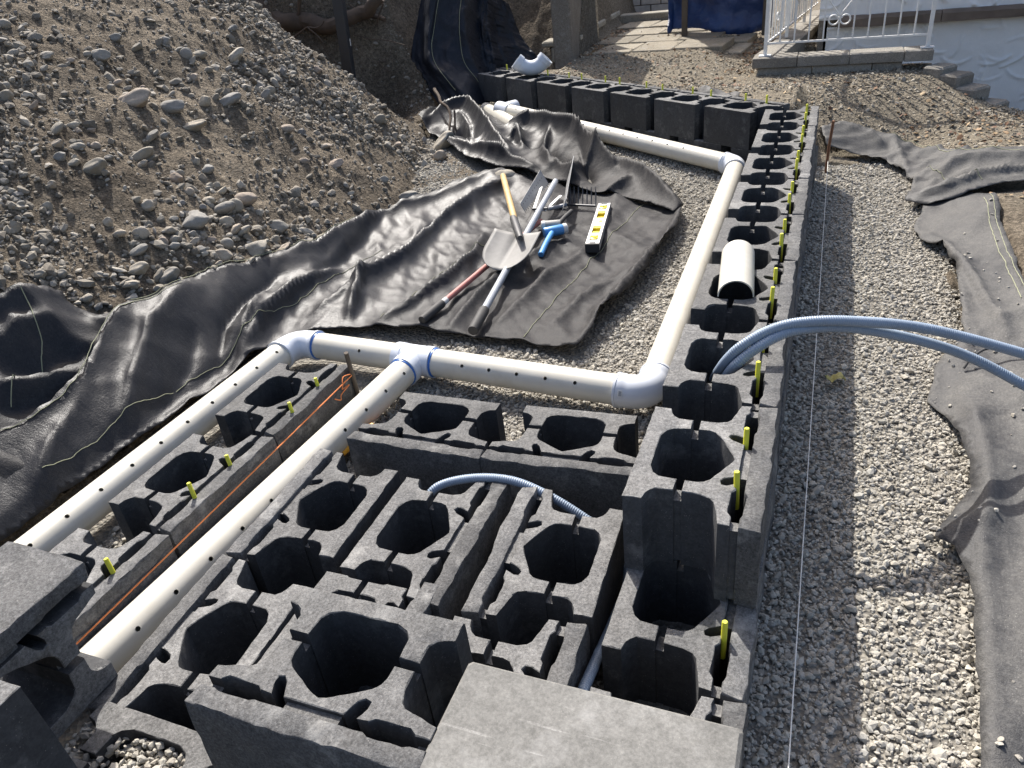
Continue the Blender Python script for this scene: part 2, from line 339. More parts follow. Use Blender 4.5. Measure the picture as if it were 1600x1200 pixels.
M_RUST = plain('rusty_steel', (0.16, 0.075, 0.04), 0.85, var=0.3, bump=0.4); M_POST = plain('black_steel_post', (0.022, 0.024, 0.029), 0.45)
M_YTAPE = plain('orange_plastic', (0.80, 0.38, 0.02), 0.45); M_ROOT = plain('root_bark', (0.085, 0.06, 0.042), 0.9, var=0.35, scale=12, bump=0.6)
M_BRICKP = plain('painted_brick', (0.50, 0.47, 0.43), 0.8, var=0.25, scale=12, bump=0.4); M_MORTAR = plain('mortar', (0.14, 0.12, 0.105), 0.95)
M_LEAF = plain('dry_leaf', (0.34, 0.30, 0.10), 0.7)
n = N('blue_tarpaulin'); c = lightness(n, (0.014, 0.038, 0.125), n.noise(4, 4), 0.3); M_TARP = n.done(c, 0.42, n.bump(n.noise(7, 6, 0.6), 0.6, 0.05), spec=0.5)
n = N('stucco'); c = lightness(n, (0.74, 0.735, 0.72), n.noise(3, 5), 0.08)
M_STUCCO = n.done(c, 0.9, n.bump(n.noise(55, 4, 0.6), 0.35, 0.008), spec=0.25)
M_BEAM = plain('weathered_brown_beam', (0.15, 0.115, 0.09), 0.85, var=0.4, scale=5, bump=0.5)
def rock_mat():
    n = N('river_cobble'); r = n.objr()
    c = n.ramp(r, [(0.0, (0.20, 0.182, 0.152)), (0.3, (0.28, 0.255, 0.21)), (0.55, (0.24, 0.23, 0.21)), (0.75, (0.36, 0.32, 0.255)), (0.9, (0.31, 0.25, 0.20)), (1.0, (0.40, 0.365, 0.30))])
    c = lightness(n, c, n.noise(9, 5, 0.7), 0.35); c = lightness(n, c, n.noise(120, 3, 0.8), 0.3)
    dust = n.ramp(n.noise(16, 5, 0.7), [(0.5, (0, 0, 0)), (0.75, (1, 1, 1))]); c = n.mix(n.math('MULTIPLY', dust, 0.45), c, (0.14, 0.115, 0.088))
    return n.done(c, 0.88, n.bump(n.noise(40, 5, 0.65), 0.35, 0.006), spec=0.3)
M_ROCK = rock_mat()

# ================================================================ the ground
SHEET_MAIN = [(-0.588,2.826),(-0.569,2.607),(-0.601,2.372),(-0.603,2.116),(-0.639,1.843),(-0.702,1.632),(-0.706,1.44),(-0.733,1.299),(-0.842,1.299),(-1.022,1.322),(-1.247,1.335),(-1.481,1.344),(-1.734,1.333),(-1.918,1.274),(-2.029,1.161),(-2.099,0.999),(-2.098,0.616),(-2.124,0.307),(-2.135,0.023),(-2.144,-0.194),(-2.164,-0.466),(-2.425,-0.207),(-2.384,0.084),(-2.341,0.196),(-2.331,0.349),(-2.343,0.455),(-2.394,0.571),(-2.449,0.713),(-2.476,0.854),(-2.458,1.104),(-2.463,1.279),(-2.4,1.704),(-2.36,1.977),(-2.359,2.362),(-2.35,2.968),(-2.184,3.21),(-2.006,3.43),(-1.85,3.41),(-1.627,3.289),(-1.465,3.215),(-1.27,3.16),(-1.086,3.071),(-0.855,2.981),(-0.694,2.907)]
SHEET_LOW = [(-2.807,0.193),(-2.691,0.456),(-2.672,0.543),(-2.647,0.646),(-2.652,0.709),(-2.61,0.68),(-2.57,0.694),(-2.527,0.725),(-2.471,0.863),(-2.415,0.961),(-2.315,0.777),(-2.244,0.573),(-2.196,0.321),(-2.212,0.041),(-2.311,-0.323)]
SHEET_CRUMP = [(-2.958,4.385),(-3.034,4.946),(-2.829,5.103),(-2.475,4.828),(-2.133,4.299),(-1.986,4.327),(-1.723,4.173),(-1.488,4.031),(-1.263,3.706),(-1.11,3.575),(-0.932,3.404),(-0.737,3.172),(-0.583,2.84),(-0.632,2.765),(-0.796,2.914),(-1.012,3.039),(-1.2,3.1),(-1.385,3.199),(-1.57,3.314),(-1.807,3.418),(-2.001,3.502),(-2.196,3.625),(-2.469,3.901),(-2.845,4.277)]
SHEET_HANG = [(-3.95,6.02),(-3.6,5.35),(-3.25,5.2),(-3.08,5.0),(-2.98,4.75),(-2.86,4.75),(-2.83,5.05),(-2.86,5.4),(-2.7,5.62),(-2.45,5.72),(-2.3,5.86),(-2.62,6.1),(-2.95,6.25),(-3.3,6.75),(-3.75,6.75)]
SHEET_RIGHT = [(0.605,3.095),(0.542,2.789),(0.566,2.597),(0.629,2.48),(0.656,2.217),(0.644,2.003),(0.628,1.7),(0.621,1.579),(0.566,1.518),(0.518,1.391),(0.485,1.182),(0.525,1.112),(0.558,0.975),(0.569,0.852),(0.563,0.734),(0.519,0.662),(0.451,0.514),(0.491,0.48),(0.514,0.377),(0.52,0.302),(0.506,0.13),(0.485,-0.101),(0.469,-0.277),(0.724,-0.22),(0.88,0.653),(0.872,1.431),(0.861,1.952),(0.869,2.444),(0.892,3.009),(0.766,3.122)]
SHEET_FLAP = [(0.068,4.175),(0.169,4.251),(0.286,4.278),(0.519,4.219),(0.694,4.01),(0.88,3.695),(1.183,3.593),(1.116,3.192),(0.927,3.117),(0.773,3.065),(0.627,3.031),(0.516,3.122),(0.564,3.354),(0.55,3.564),(0.448,3.861),(0.297,3.971),(0.099,4.009)]
SHEETS = [SHEET_MAIN, SHEET_LOW, SHEET_CRUMP, SHEET_HANG, SHEET_RIGHT, SHEET_FLAP]
gx = np.unique(np.round(np.concatenate([np.linspace(-40, -8, 9), np.linspace(-8, -5.2, 20), np.arange(-5.2, -1.9, 0.022), np.arange(-1.9, 2.2, 0.05), np.linspace(2.2, 6, 20), np.linspace(6, 40, 9), [-0.26, -0.24, 0.77, 0.79]]), 4))
gy = np.unique(np.round(np.concatenate([np.linspace(-40, -2, 9), np.arange(-2, 7.2, 0.024), np.linspace(7.2, 14, 30), np.linspace(14, 60, 9)]), 4))
X, Y = np.meshgrid(gx, gy); Z = terrain(X, Y)
for P in SHEETS: Z = np.where(inpoly(X, Y, P), Z - (0.3 if P is SHEET_HANG else 0.06), Z)
Z = np.where((X > -2.06) & (X < 0.62) & (Y < 3.9) & (terrain(X, Y, False) < G + 0.02 + padrise(X, Y)), G - 0.05 + padrise(X, Y), Z)
nx, ny = len(gx), len(gy); I = np.arange(nx * ny).reshape(ny, nx)
Fq = np.stack([I[:-1, :-1], I[:-1, 1:], I[1:, 1:], I[1:, :-1]], -1).reshape(-1, 4)
ground = bigmesh('ground', np.stack([X, Y, Z], -1).reshape(-1, 3), Fq, M_SOIL, 'structure', True)

def bedz(x, y): return G + padrise(x, y) + fbm(x * 4, y * 4, 21, 3) * 0.014
bx = np.arange(-3.2, 1.0, 0.04); by = np.arange(-2.0, 5.8, 0.04); X, Y = np.meshgrid(bx, by)
keep = (terrain(X, Y, False) < G + 0.03 + padrise(X, Y))
Z = bedz(X, Y)
Z = np.where(keep, Z, Z - 0.08)
I = np.arange(X.size).reshape(X.shape); Fq = np.stack([I[:-1, :-1], I[:-1, 1:], I[1:, 1:], I[1:, :-1]], -1).reshape(-1, 4)
kq = keep.ravel()[Fq].any(1)
bed = bigmesh('gravel_bed', np.stack([X, Y, Z], -1).reshape(-1, 3), Fq[kq], M_BED, 'structure', True)

# ---------------------------------------------------------------- loose stone
def ico(sub=0):
    t = (1 + 5 ** 0.5) / 2
    V = [(-1, t, 0), (1, t, 0), (-1, -t, 0), (1, -t, 0), (0, -1, t), (0, 1, t), (0, -1, -t), (0, 1, -t), (t, 0, -1), (t, 0, 1), (-t, 0, -1), (-t, 0, 1)]
    F = [(0, 11, 5), (0, 5, 1), (0, 1, 7), (0, 7, 10), (0, 10, 11), (1, 5, 9), (5, 11, 4), (11, 10, 2), (10, 7, 6), (7, 1, 8), (3, 9, 4), (3, 4, 2), (3, 2, 6), (3, 6, 8), (3, 8, 9), (4, 9, 5), (2, 4, 11), (6, 2, 10), (8, 6, 7), (9, 8, 1)]
    V = [np.array(v) / np.linalg.norm(v) for v in V]
    for _ in range(sub):
        c = {}; G2 = []
        def mid(a, b):
            k = (min(a, b), max(a, b))
            if k not in c: m = V[a] + V[b]; V.append(m / np.linalg.norm(m)); c[k] = len(V) - 1
            return c[k]
        for a, b, d in F:
            x, y, z = mid(a, b), mid(b, d), mid(d, a); G2 += [(a, x, z), (b, y, x), (d, z, y), (x, y, z)]
        F = G2
    return np.array(V), np.array(F)
rng = np.random.default_rng(3)
def stones(P, size, variants, flat=0.7, align=0.6, nrm=None):
    """joined stones: P centres (n,3), size (n,), variants list of (V,F)"""
    n_ = len(P); which = rng.integers(0, len(variants), n_); VV = []; FF = []; base = 0
    for k, (V, F) in enumerate(variants):
        idx = np.where(which == k)[0]; m = len(idx)
        if not m: continue
        sx = rng.uniform(0.75, 1.45, m); sy = rng.uniform(0.7, 1.1, m); sz = rng.uniform(0.45, 0.95, m) * flat / 0.7
        Q = V[None] * np.stack([sx, sy, sz], -1)[:, None] * (size[idx] / 2)[:, None, None]
        a = rng.uniform(0, 2 * math.pi, m); tx = rng.normal(0, align, m); ty = rng.normal(0, align, m)
        def rot(Q, a, i, j):
            c, s = np.cos(a)[:, None], np.sin(a)[:, None]; A = Q[..., i] * c - Q[..., j] * s; B = Q[..., i] * s + Q[..., j] * c
            Q = Q.copy(); Q[..., i] = A; Q[..., j] = B; return Q
        Q = rot(Q, tx, 1, 2); Q = rot(Q, ty, 0, 2); Q = rot(Q, a, 0, 1)
        Q = Q + P[idx][:, None]
        FF.append((F[None] + (base + np.arange(m) * len(V))[:, None, None]).reshape(-1, 3)); VV.append(Q.reshape(-1, 3)); base += m * len(V)
    return np.concatenate(VV), np.concatenate(FF)
def angular(sub, j, k):
    out = []
    for i in range(k):
        V, F = ico(sub); r = np.random.default_rng(50 + i + sub * 20)
        V = V * (1 + r.uniform(-j, j, len(V)))[:, None]
        for _ in range(7):                                            # knock flat facets on it
            d = r.normal(size=3); d /= np.linalg.norm(d); h = r.uniform(0.5, 0.8); p = V @ d; V = V - np.clip(p - h, 0, None)[:, None] * d
        out.append((V, F))
    return out
ANG0 = angular(0, 0.18, 10); ANG1 = angular(1, 0.12, 10); ROUND1 = [(V * np.array([1.15, 0.95, 0.85]), F) for V, F in angular(1, 0.05, 6)]
def scatter(x0, x1, y0, y1, dens):
    n_ = int((x1 - x0) * (y1 - y0) * dens); return rng.uniform(x0, x1, n_), rng.uniform(y0, y1, n_)
def pad_mask(x, y):
    m = terrain(x, y, False) < G + 0.035 + padrise(x, y)
    for P in (SHEET_MAIN, SHEET_CRUMP): m &= ~inpoly(x, y, P)
    m &= ~((x > -0.22) & (x < 0.055) & (y > -0.2) & (y < 3.7))
    return m
Ps = []; Sz = []
for (x0, x1, y0, y1, dens) in ((0.05, 0.72, -0.75, 1.2, 15000), (0.05, 0.72, 1.2, 4.4, 10500), (-1.30, -0.24, 0.55, 2.3, 10000), (-1.3, -0.2, 2.3, 4.4, 8500), (-3.0, -1.3, 3.0, 5.6, 6000), (-1.42, -1.2, 0.7, 1.3, 9000), (-1.86, -1.66, -0.6, 0.95, 8000), (-0.28, 0.04, -0.46, -0.12, 6000), (-1.3, -1.2, -0.6, 0.7, 4000), (-1.1, -0.3, 0.2, 0.6, 3500)):
    x, y = scatter(x0, x1, y0, y1, dens); m = pad_mask(x, y); x, y = x[m], y[m]
    s = np.clip(rng.lognormal(math.log(0.0118), 0.38, len(x)), 0.006, 0.031)
    Ps.append(np.stack([x, y, bedz(x, y) + s * rng.uniform(-0.12, 0.36, len(x))], -1)); Sz.append(s)
x = rng.uniform(-1.2, -0.82, 1900); y = rng.uniform(-1.02, -0.63, 1900); s = rng.uniform(0.010, 0.026, 1900)   # stone filled core near the camera
Ps.append(np.stack([x, y, -0.24 + rng.uniform(-0.02, 0.012, 1900)], -1)); Sz.append(s)
Ps = np.concatenate(Ps); Sz = np.concatenate(Sz)
camp = np.array([0.0911, -1.1758, 1.0663]); near = np.linalg.norm(Ps - camp, axis=1) < 1.74
Va, Fa = stones(Ps[near], Sz[near], ANG1); Vb, Fb = stones(Ps[~near], Sz[~near], ANG0)
bigmesh('gravel', np.vstack([Va, Vb]), np.vstack([Fa, Fb + len(Va)]), M_GRAVEL, 'stuff', False)

# pebbles and clods on the dug bank
x = rng.uniform(-5.0, -2.1, 150000); y = rng.uniform(-0.3, 6.3, 150000); dx = toe_x(y) - x
dn = fbm(x * 1.3, y * 1.3, 31, 3); p = np.clip(0.36 + dn * 1.3, 0.10, 1) * np.where(y > 4.1, 0.3, 1)
m = (dx > -0.05) & (rng.uniform(0, 1, len(x)) < p)
for P in SHEETS: m &= ~inpoly(x, y, P)
x, y = x[m], y[m]; s = np.clip(rng.lognormal(math.log(0.0165), 0.62, len(x)), 0.006, 0.075); z = terrain(x, y)
Va, Fa = stones(np.stack([x, y, z + s * 0.06], -1), s, ANG0 + ANG0[:3])
x = rng.uniform(-4.9, -2.1, 26000); y = rng.uniform(-0.2, 4.6, 26000); dx = toe_x(y) - x; dn = fbm(x * 1.3, y * 1.3, 31, 3)
low = np.exp(-((dx - 0.32) / 0.22) ** 2) * np.exp(-((y - 1.5) / 0.75) ** 2); p = np.clip(-0.02 + dn * 0.8, 0.02, 0.5) * 0.55 + 0.55 * low
m = (dx > 0.0) & (rng.uniform(0, 1, len(x)) < p)
for P in SHEETS: m &= ~inpoly(x, y, P)
x, y = x[m], y[m]; s = np.clip(rng.lognormal(math.log(0.031), 0.3, len(x)), 0.02, 0.07); Vb, Fb = stones(np.stack([x, y, terrain(x, y) + s * 0.14], -1), s, ROUND1, flat=0.85)
bigmesh('pebbles', np.vstack([Va, Vb]), np.vstack([Fa, Fb + len(Va)]), M_PEBBLE, 'stuff', False)
x = rng.uniform(-2.5, -2.0, 1200)
# chippings, leaves and bark on the upper ground
x = rng.uniform(-2.1, 2.0, 62000); y = rng.uniform(3.6, 8.0, 62000); z = terrain(x, y, True)
m = (z > -0.36) & (z < 0.3) & (behind(x, y) > 0.0) & (rng.uniform(0, 1, len(x)) < np.clip(0.55 + fbm(x * 2, y * 2, 41, 2), 0.1, 1) * np.where((y > 5.75) & (x < -0.5), 0.5, 1))
for P in (SHEET_FLAP, SHEET_RIGHT): m &= ~inpoly(x, y, P)
x, y, z = x[m], y[m], z[m]; s = np.clip(rng.lognormal(math.log(0.0155), 0.4, len(x)), 0.007, 0.045)
Va, Fa = stones(np.stack([x, y, z + s * 0.1], -1), s, ANG0, flat=0.4)
bigmesh('chippings', Va, Fa, M_CHIP, 'stuff', False)
x = np.concatenate([rng.uniform(-2.1, 2.0, 900), rng.normal(-2.0, 0.07, 260), rng.uniform(0.5, 1.6, 700), rng.normal(-0.55, 0.06, 160)]); y = np.concatenate([rng.uniform(3.9, 7.0, 900), rng.uniform(6.0, 8.0, 260), rng.uniform(2.0, 4.6, 700), rng.uniform(5.3, 6.9, 160)])
z = terrain(x, y); m = (z > -0.37) & (behind(x, y) > 0.02)
for P in (SHEET_FLAP, SHEET_RIGHT): m &= ~inpoly(x, y, P)
x, y, z = x[m], y[m], z[m]; s = rng.uniform(0.012, 0.042, len(x))
Va, Fa = stones(np.stack([x, y, z + 0.008], -1), s, ANG0, flat=0.12, align=0.45)
bigmesh('leaf_litter', Va, Fa, M_LEAFLIT, 'stuff', False)

# ================================================================ woven sheets
def dline(x, y, L):
    L = np.asarray(L, float); d = np.full(np.shape(x), 9.0); side = np.zeros(np.shape(x)); t = np.zeros(np.shape(x)); m = len(L) - 1
    for i in range(m):
        a, b = L[i, :2], L[i + 1, :2]; e = b - a; l2 = e @ e + 1e-12; u = np.clip(((x - a[0]) * e[0] + (y - a[1]) * e[1]) / l2, 0, 1)
        px, py = x - a[0] - u * e[0], y - a[1] - u * e[1]; q = np.hypot(px, py); s = np.sign(e[0] * (y - a[1]) - e[1] * (x - a[0]))
        k = q < d; d = np.where(k, q, d); side = np.where(k, s, side); t = np.where(k, (i + u) / m, t)
    return d, side, t
def fold_fn(folds, wr, seed, wang, base, crease=0.095):
    ca, sa = math.cos(wang), math.sin(wang)
    def fn(x, y):
        z = base(x, y)
        for L, h, w, asym in folds:
            d, sd, t = dline(x, y, L); w2 = np.where(sd > 0, w * asym, w); taper = np.sqrt(np.clip(np.sin(math.pi * np.clip(t * 0.94 + 0.03, 0, 1)), 0, 1))
            z = z + h * np.exp(-(d / w2) ** 1.08) * taper
        u, v = x * ca + y * sa, -x * sa + y * ca
        for k_ in range(7):                                           # straight sharp creases, as in thin stiff cloth
            an = wang + (-0.5, 0.35, 0.05, -0.2, 0.75, -0.95, 0.18)[k_]; f_ = (2.1, 2.9, 4.3, 5.7, 6.9, 8.3, 11.0)[k_]; am = crease / f_ * (1.0, 0.9, 1.0, 1.0, 0.7, 0.7, 0.9)[k_]
            q = (-x * math.sin(an) + y * math.cos(an)) * f_ + 0.9 * fbm(x * 1.1 + k_ * 3, y * 1.1, seed + 20 + k_, 3) + k_ * 0.37
            tri = np.abs((q % 1.0) * 2 - 1); mk = np.clip(0.5 + 2.2 * fbm(x * 1.3 + 5 * k_, y * 1.3 - k_, seed + 40 + k_, 2), 0, 1)
            z = z + am * mk * (np.sqrt((tri - 0.5) ** 2 + 0.0025) * np.sign(tri - 0.5) if False else np.where(tri < 0.35, 0.0, (tri - 0.35) ** 1.4))
        q = fbm(u * 1.6, v * 6.5, seed, 3); z = z + 0.5 * wr * (0.6 - 2.6 * np.abs(q)) * 0.9 - wr * 0.8 * np.abs(fbm(u * 5, v * 11, seed + 5, 3))
        return z
    return fn
def sheet(name, poly, fn, mat, label, sp=0.022, rag=0.012, group=None):
    P = resample(poly, sp * 0.8, True); P = P + np.stack([fbm(P[:, 0] * 9, P[:, 1] * 9, 61, 3), fbm(P[:, 0] * 9, P[:, 1] * 9, 71, 3)], -1) * rag
    x, y = np.meshgrid(np.arange(P[:, 0].min(), P[:, 0].max(), sp), np.arange(P[:, 1].min(), P[:, 1].max(), sp)); x[1::2] += sp / 2
    x = x.ravel(); y = y.ravel(); m = inpoly(x, y, P); x, y = x[m], y[m]
    d = np.full(len(x), 9.0)
    for i in range(0, len(P)): d = np.minimum(d, np.hypot(x - P[i, 0], y - P[i, 1]))
    m = d > sp * 0.6; V, F, _ = cdt(P, np.stack([x[m], y[m]], -1))
    z = fn(V[:, 0], V[:, 1]); o0 = np.array([V[:, 0].mean(), V[:, 1].mean(), z.min()])
    F = np.array([f for f in F if len(f) == 3]); A = V[F]; cr = (A[:, 1, 0] - A[:, 0, 0]) * (A[:, 2, 1] - A[:, 0, 1]) - (A[:, 1, 1] - A[:, 0, 1]) * (A[:, 2, 0] - A[:, 0, 0]); F[cr < 0] = F[cr < 0][:, ::-1]
    o = bigmesh(name, np.stack([V[:, 0], V[:, 1], z], -1) - o0, F, mat, None, True, label, 'sheet', o0)
    if group: o['group'] = group
    s = o.modifiers.new('thickness', 'SOLIDIFY'); s.thickness = 0.0025; s.offset = 0
    return o
def stitch(o, L, fn, r=0.0015, mat=None, off=0.004):
    Q = spline(np.asarray(L, float)[:, :2], 0.012); x, y = Q[:, 0], Q[:, 1]; x = x + fbm(x * 30, y * 30, 91, 2) * 0.004
    part('stitching', MB().tube(np.stack([x, y, fn(x, y) + off], -1), r, 5), mat or M_STITCH, o)
def ter(off): return lambda x, y: terrain(x, y, False) + off + 0.012 * fbm(np.asarray(x) * 3, np.asarray(y) * 3, 5, 2)

fm = fold_fn([
    ([(-1.881,3.396),(-1.994,3.221),(-2.104,3.033),(-2.352,2.63),(-2.345,2.073),(-2.371,1.658)], 0.055, 0.033, 1.5),
    ([(-1.772,3.205),(-1.863,2.905),(-1.903,2.501),(-1.889,2.069),(-1.965,1.664),(-2.015,1.396)], 0.093, 0.049, 0.8),
    ([(-1.9,3.102),(-1.979,2.756),(-1.98,2.324),(-1.997,1.984),(-2.07,1.653)], -0.068, 0.020, 1.0),
    ([(-1.604,2.456),(-1.516,2.11),(-1.535,1.794),(-1.599,1.509),(-1.655,1.367)], 0.074, 0.039, 0.7),
    ([(-1.158,2.35),(-1.244,2.015),(-1.311,1.728),(-1.318,1.353)], 0.061, 0.039, 0.8),
    ([(-0.977,2.291),(-1.062,1.856),(-1.13,1.426)], 0.049, 0.033, 1.4),
    ([(-0.594,2.822),(-0.597,2.401),(-0.637,2.048),(-0.705,1.645),(-0.735,1.324)], 0.074, 0.036, 1.6),
    ([(-0.651,2.054),(-0.804,1.819),(-0.895,1.442)], 0.037, 0.039, 1.0),
    ([(-2,1.852),(-1.908,1.6),(-1.829,1.379)], 0.087, 0.033, 0.7),
    ([(-2.201,1.864),(-2.213,1.536),(-2.182,1.25),(-2.13,1.062)], 0.105, 0.039, 0.8),
    ([(-2.326,1.58),(-2.309,1.284),(-2.266,1.072),(-2.182,0.9)], -0.061, 0.033, 1.0),
    ([(-2.282,1.407),(-2.208,1.189),(-2.13,0.974)], 0.061, 0.039, 1.0),
    ([(-2.438,1.115),(-2.36,0.808),(-2.247,0.562),(-2.156,0.375)], 0.087, 0.059, 1.0),
    ([(-2.476,0.854),(-2.449,0.713),(-2.394,0.571),(-2.343,0.455),(-2.331,0.349),(-2.341,0.196)], 0.061, 0.033, 1.2),
    ([(-2.302,0.398),(-2.231,0.166),(-2.168,0.006)], 0.061, 0.046, 1.0),
    ([(-2.323,0.984),(-2.21,0.774),(-2.157,0.542)], -0.049, 0.039, 1.0)], 0.013, 101, 2.2, ter(0.035))
o = sheet('geotextile_sheet', SHEET_MAIN, fm, M_FAB, 'wide black woven sheet draped down the dirt bank and under the tools', sp=0.015)
stitch(o, [(-2.476,0.854),(-2.458,1.104),(-2.463,1.279),(-2.4,1.704),(-2.36,1.977),(-2.359,2.36)], fm)
stitch(o, [(-2.37,0.089),(-2.332,0.189),(-2.322,0.341),(-2.347,0.463),(-2.398,0.579),(-2.443,0.713),(-2.463,0.854),(-2.435,1.093)], fm)
stitch(o, [(-2.18,0.064),(-2.178,0.246),(-2.179,0.462),(-2.182,0.728),(-2.176,0.911),(-2.172,1.216),(-2.165,1.458),(-2.164,1.868),(-2.105,2.177)], fm)
stitch(o, [(-0.833,2.965),(-0.889,2.512),(-0.934,1.95),(-0.967,1.487),(-0.97,1.334)], fm)
stitch(o, [(-1.661,1.377),(-1.633,1.854),(-1.492,2.367)], fm, 0.0015)
fl = fold_fn([
    ([(-2.589,0.338),(-2.583,0.467),(-2.543,0.59)], 0.07, 0.05, 0.8), ([(-2.475,0.204),(-2.428,0.302),(-2.38,0.44),(-2.383,0.506)], 0.075, 0.04, 0.7),
    ([(-2.533,0.275),(-2.494,0.386),(-2.462,0.545)], -0.05, 0.05, 1.0), ([(-2.43,0.152),(-2.384,0.278),(-2.352,0.374)], -0.05, 0.03, 1.0),
    ([(-2.641,0.683),(-2.645,0.567),(-2.669,0.432)], 0.10, 0.04, 1.4), ([(-2.524,0.692),(-2.476,0.727),(-2.471,0.836)], 0.05, 0.03, 1.0)], 0.022, 131, 0.6, ter(0.02))
o = sheet('geotextile_sheet', SHEET_LOW, fl, M_FAB, 'crumpled black woven sheet tucked under the seamed edge at the left', sp=0.015)
stitch(o, [(-2.634,0.554),(-2.544,0.487),(-2.482,0.368),(-2.426,0.202)], fl, 0.0018)
fc = fold_fn([
    ([(-2.879,4.355),(-2.902,4.788),(-2.722,4.857),(-2.448,4.441),(-2.091,3.892),(-1.879,3.616)], 0.15, 0.07, 0.7), ([(-2.736,4.307),(-2.549,4.263),(-2.305,4.006)], -0.10, 0.05, 1.0),
    ([(-2.133,4.299),(-1.974,4.293),(-1.544,4.032),(-1.271,3.62),(-1.115,3.424)], 0.16, 0.05, 0.55), ([(-1.981,3.891),(-1.714,3.817),(-1.469,3.62),(-1.213,3.322)], -0.07, 0.05, 1.0),
    ([(-1.281,3.658),(-1.339,3.399),(-1.348,3.217)], 0.09, 0.04, 1.0), ([(-2.002,3.947),(-1.98,4.052),(-1.836,3.758)], 0.10, 0.03, 1.0),
    ([(-1.136,3.509),(-0.871,3.229),(-0.611,2.84)], 0.11, 0.05, 0.7), ([(-0.967,3.224),(-0.999,3.113),(-1.063,3.055)], 0.07, 0.03, 1.0), ([(-2.56,4.045),(-2.308,3.83),(-2.026,3.625),(-1.849,3.533)], 0.06, 0.025, 1.0), ([(-1.755,4.09),(-1.694,3.758),(-1.529,3.417)], 0.07, 0.03, 0.7), ([(-1.476,3.876),(-1.332,3.525),(-1.184,3.216)], -0.06, 0.03, 1.0), ([(-2.726,4.663),(-2.471,4.273),(-2.284,3.895)], 0.05, 0.025, 0.8), ([(-2.181,3.768),(-1.841,3.51),(-1.613,3.376)], 0.07, 0.04, 0.8),
    ([(-1.648,3.617),(-1.439,3.378),(-1.287,3.219)], 0.06, 0.03, 1.0)], 0.007, 151, 0.9, ter(0.055), 0.06)
o = sheet('geotextile_sheet', SHEET_CRUMP, fc, M_FAB, 'heap of rumpled black woven sheet behind the tools beside the far gravel', sp=0.012)
HG = np.array([[((-3.344,5.62,0.734),(-3.101,5.58,0.718),(-2.93,5.66,0.657),(-2.86,5.95,0.551),(-2.754,6.1,0.442))], [((-3.454,5.5,0.314),(-3.149,5.42,0.359),(-2.935,5.5,0.361),(-2.824,5.88,0.26),(-2.643,6.05,0.17))], [((-3.469,5.38,0.091),(-3.124,5.28,0.118),(-2.914,5.36,0.094),(-2.734,5.82,0.023),(-2.496,6,0.003))], [((-3.273,5.2,-0.075),(-3.006,5.12,-0.069),(-2.819,5.2,-0.066),(-2.708,5.78,-0.156),(-2.412,5.97,-0.165))], [((-3.04,4.98,-0.215),(-2.855,4.92,-0.228),(-2.733,5,-0.228),(-2.668,5.72,-0.287),(-2.289,5.95,-0.303))]])[:, 0]
def upsample(Gd, nu, nv):
    A = np.stack([spline(Gd[i], 0.01)[np.linspace(0, len(spline(Gd[i], 0.01)) - 1, nu).astype(int)] for i in range(len(Gd))])
    return np.stack([(lambda Q: Q[np.linspace(0, len(Q) - 1, nv).astype(int)])(spline(A[:, j], 0.01)) for j in range(nu)], 1)
HS = upsample(HG, 130, 110); hu, hv = np.meshgrid(np.linspace(0, 1, 130), np.linspace(0, 1, 110))
hd = 0.07 * np.exp(-((hu - 0.42 - 0.1 * hv) / 0.05) ** 2) + 0.09 * np.exp(-((hu - 0.12 - 0.15 * hv) / 0.06) ** 2) - 0.08 * np.exp(-((hu - 0.56) / 0.05) ** 2) + 0.05 * np.exp(-((hu - 0.75 + 0.1 * hv) / 0.04) ** 2) + 0.045 * fbm(hu * 4, hv * 3, 881, 3) + 0.012 * np.abs(fbm(hu * 14, hv * 9, 883, 3))
for k_ in range(7):
    an = (0.3, -0.4, 1.1, -1.0, 0.1, 0.7, -0.15)[k_]; f_ = (3.1, 4.2, 4.0, 5.5, 7.0, 8.0, 10.0)[k_]
    q = (hu * math.cos(an) * 1.3 + hv * math.sin(an)) * f_ + 0.9 * fbm(hu * 2 + k_ * 3, hv * 2, 920 + k_, 3); tri = np.abs((q % 1.0) * 2 - 1)
    hd = hd + 0.13 / f_ * np.clip(0.5 + 2.2 * fbm(hu * 2.4 + 5 * k_, hv * 2 - k_, 940 + k_, 2), 0, 1) * np.where(tri < 0.3, 0, (tri - 0.3) ** 1.3)
HS = HS + hd[..., None] * np.array([0.25, -0.85, 0.35])
I = np.arange(hu.size).reshape(hu.shape); o0 = HS.reshape(-1, 3).mean(0); o0[2] = HS[..., 2].min()
o = bigmesh('geotextile_sheet', HS.reshape(-1, 3) - o0, np.stack([I[:-1, :-1], I[1:, :-1], I[1:, 1:], I[:-1, 1:]], -1).reshape(-1, 4), M_FABH, None, True, 'black woven sheet hanging down the steep bank at the end of the far wall', 'sheet', o0)
md = o.modifiers.new('thickness', 'SOLIDIFY'); md.thickness = 0.0025
for c_ in (28, 53): part('stitching', MB().tube(spline(HS[4:92:3, c_ + 0] + np.array([0.004, -0.012, 0.006]), 0.015), 0.0022, 5), M_STITCH, o)
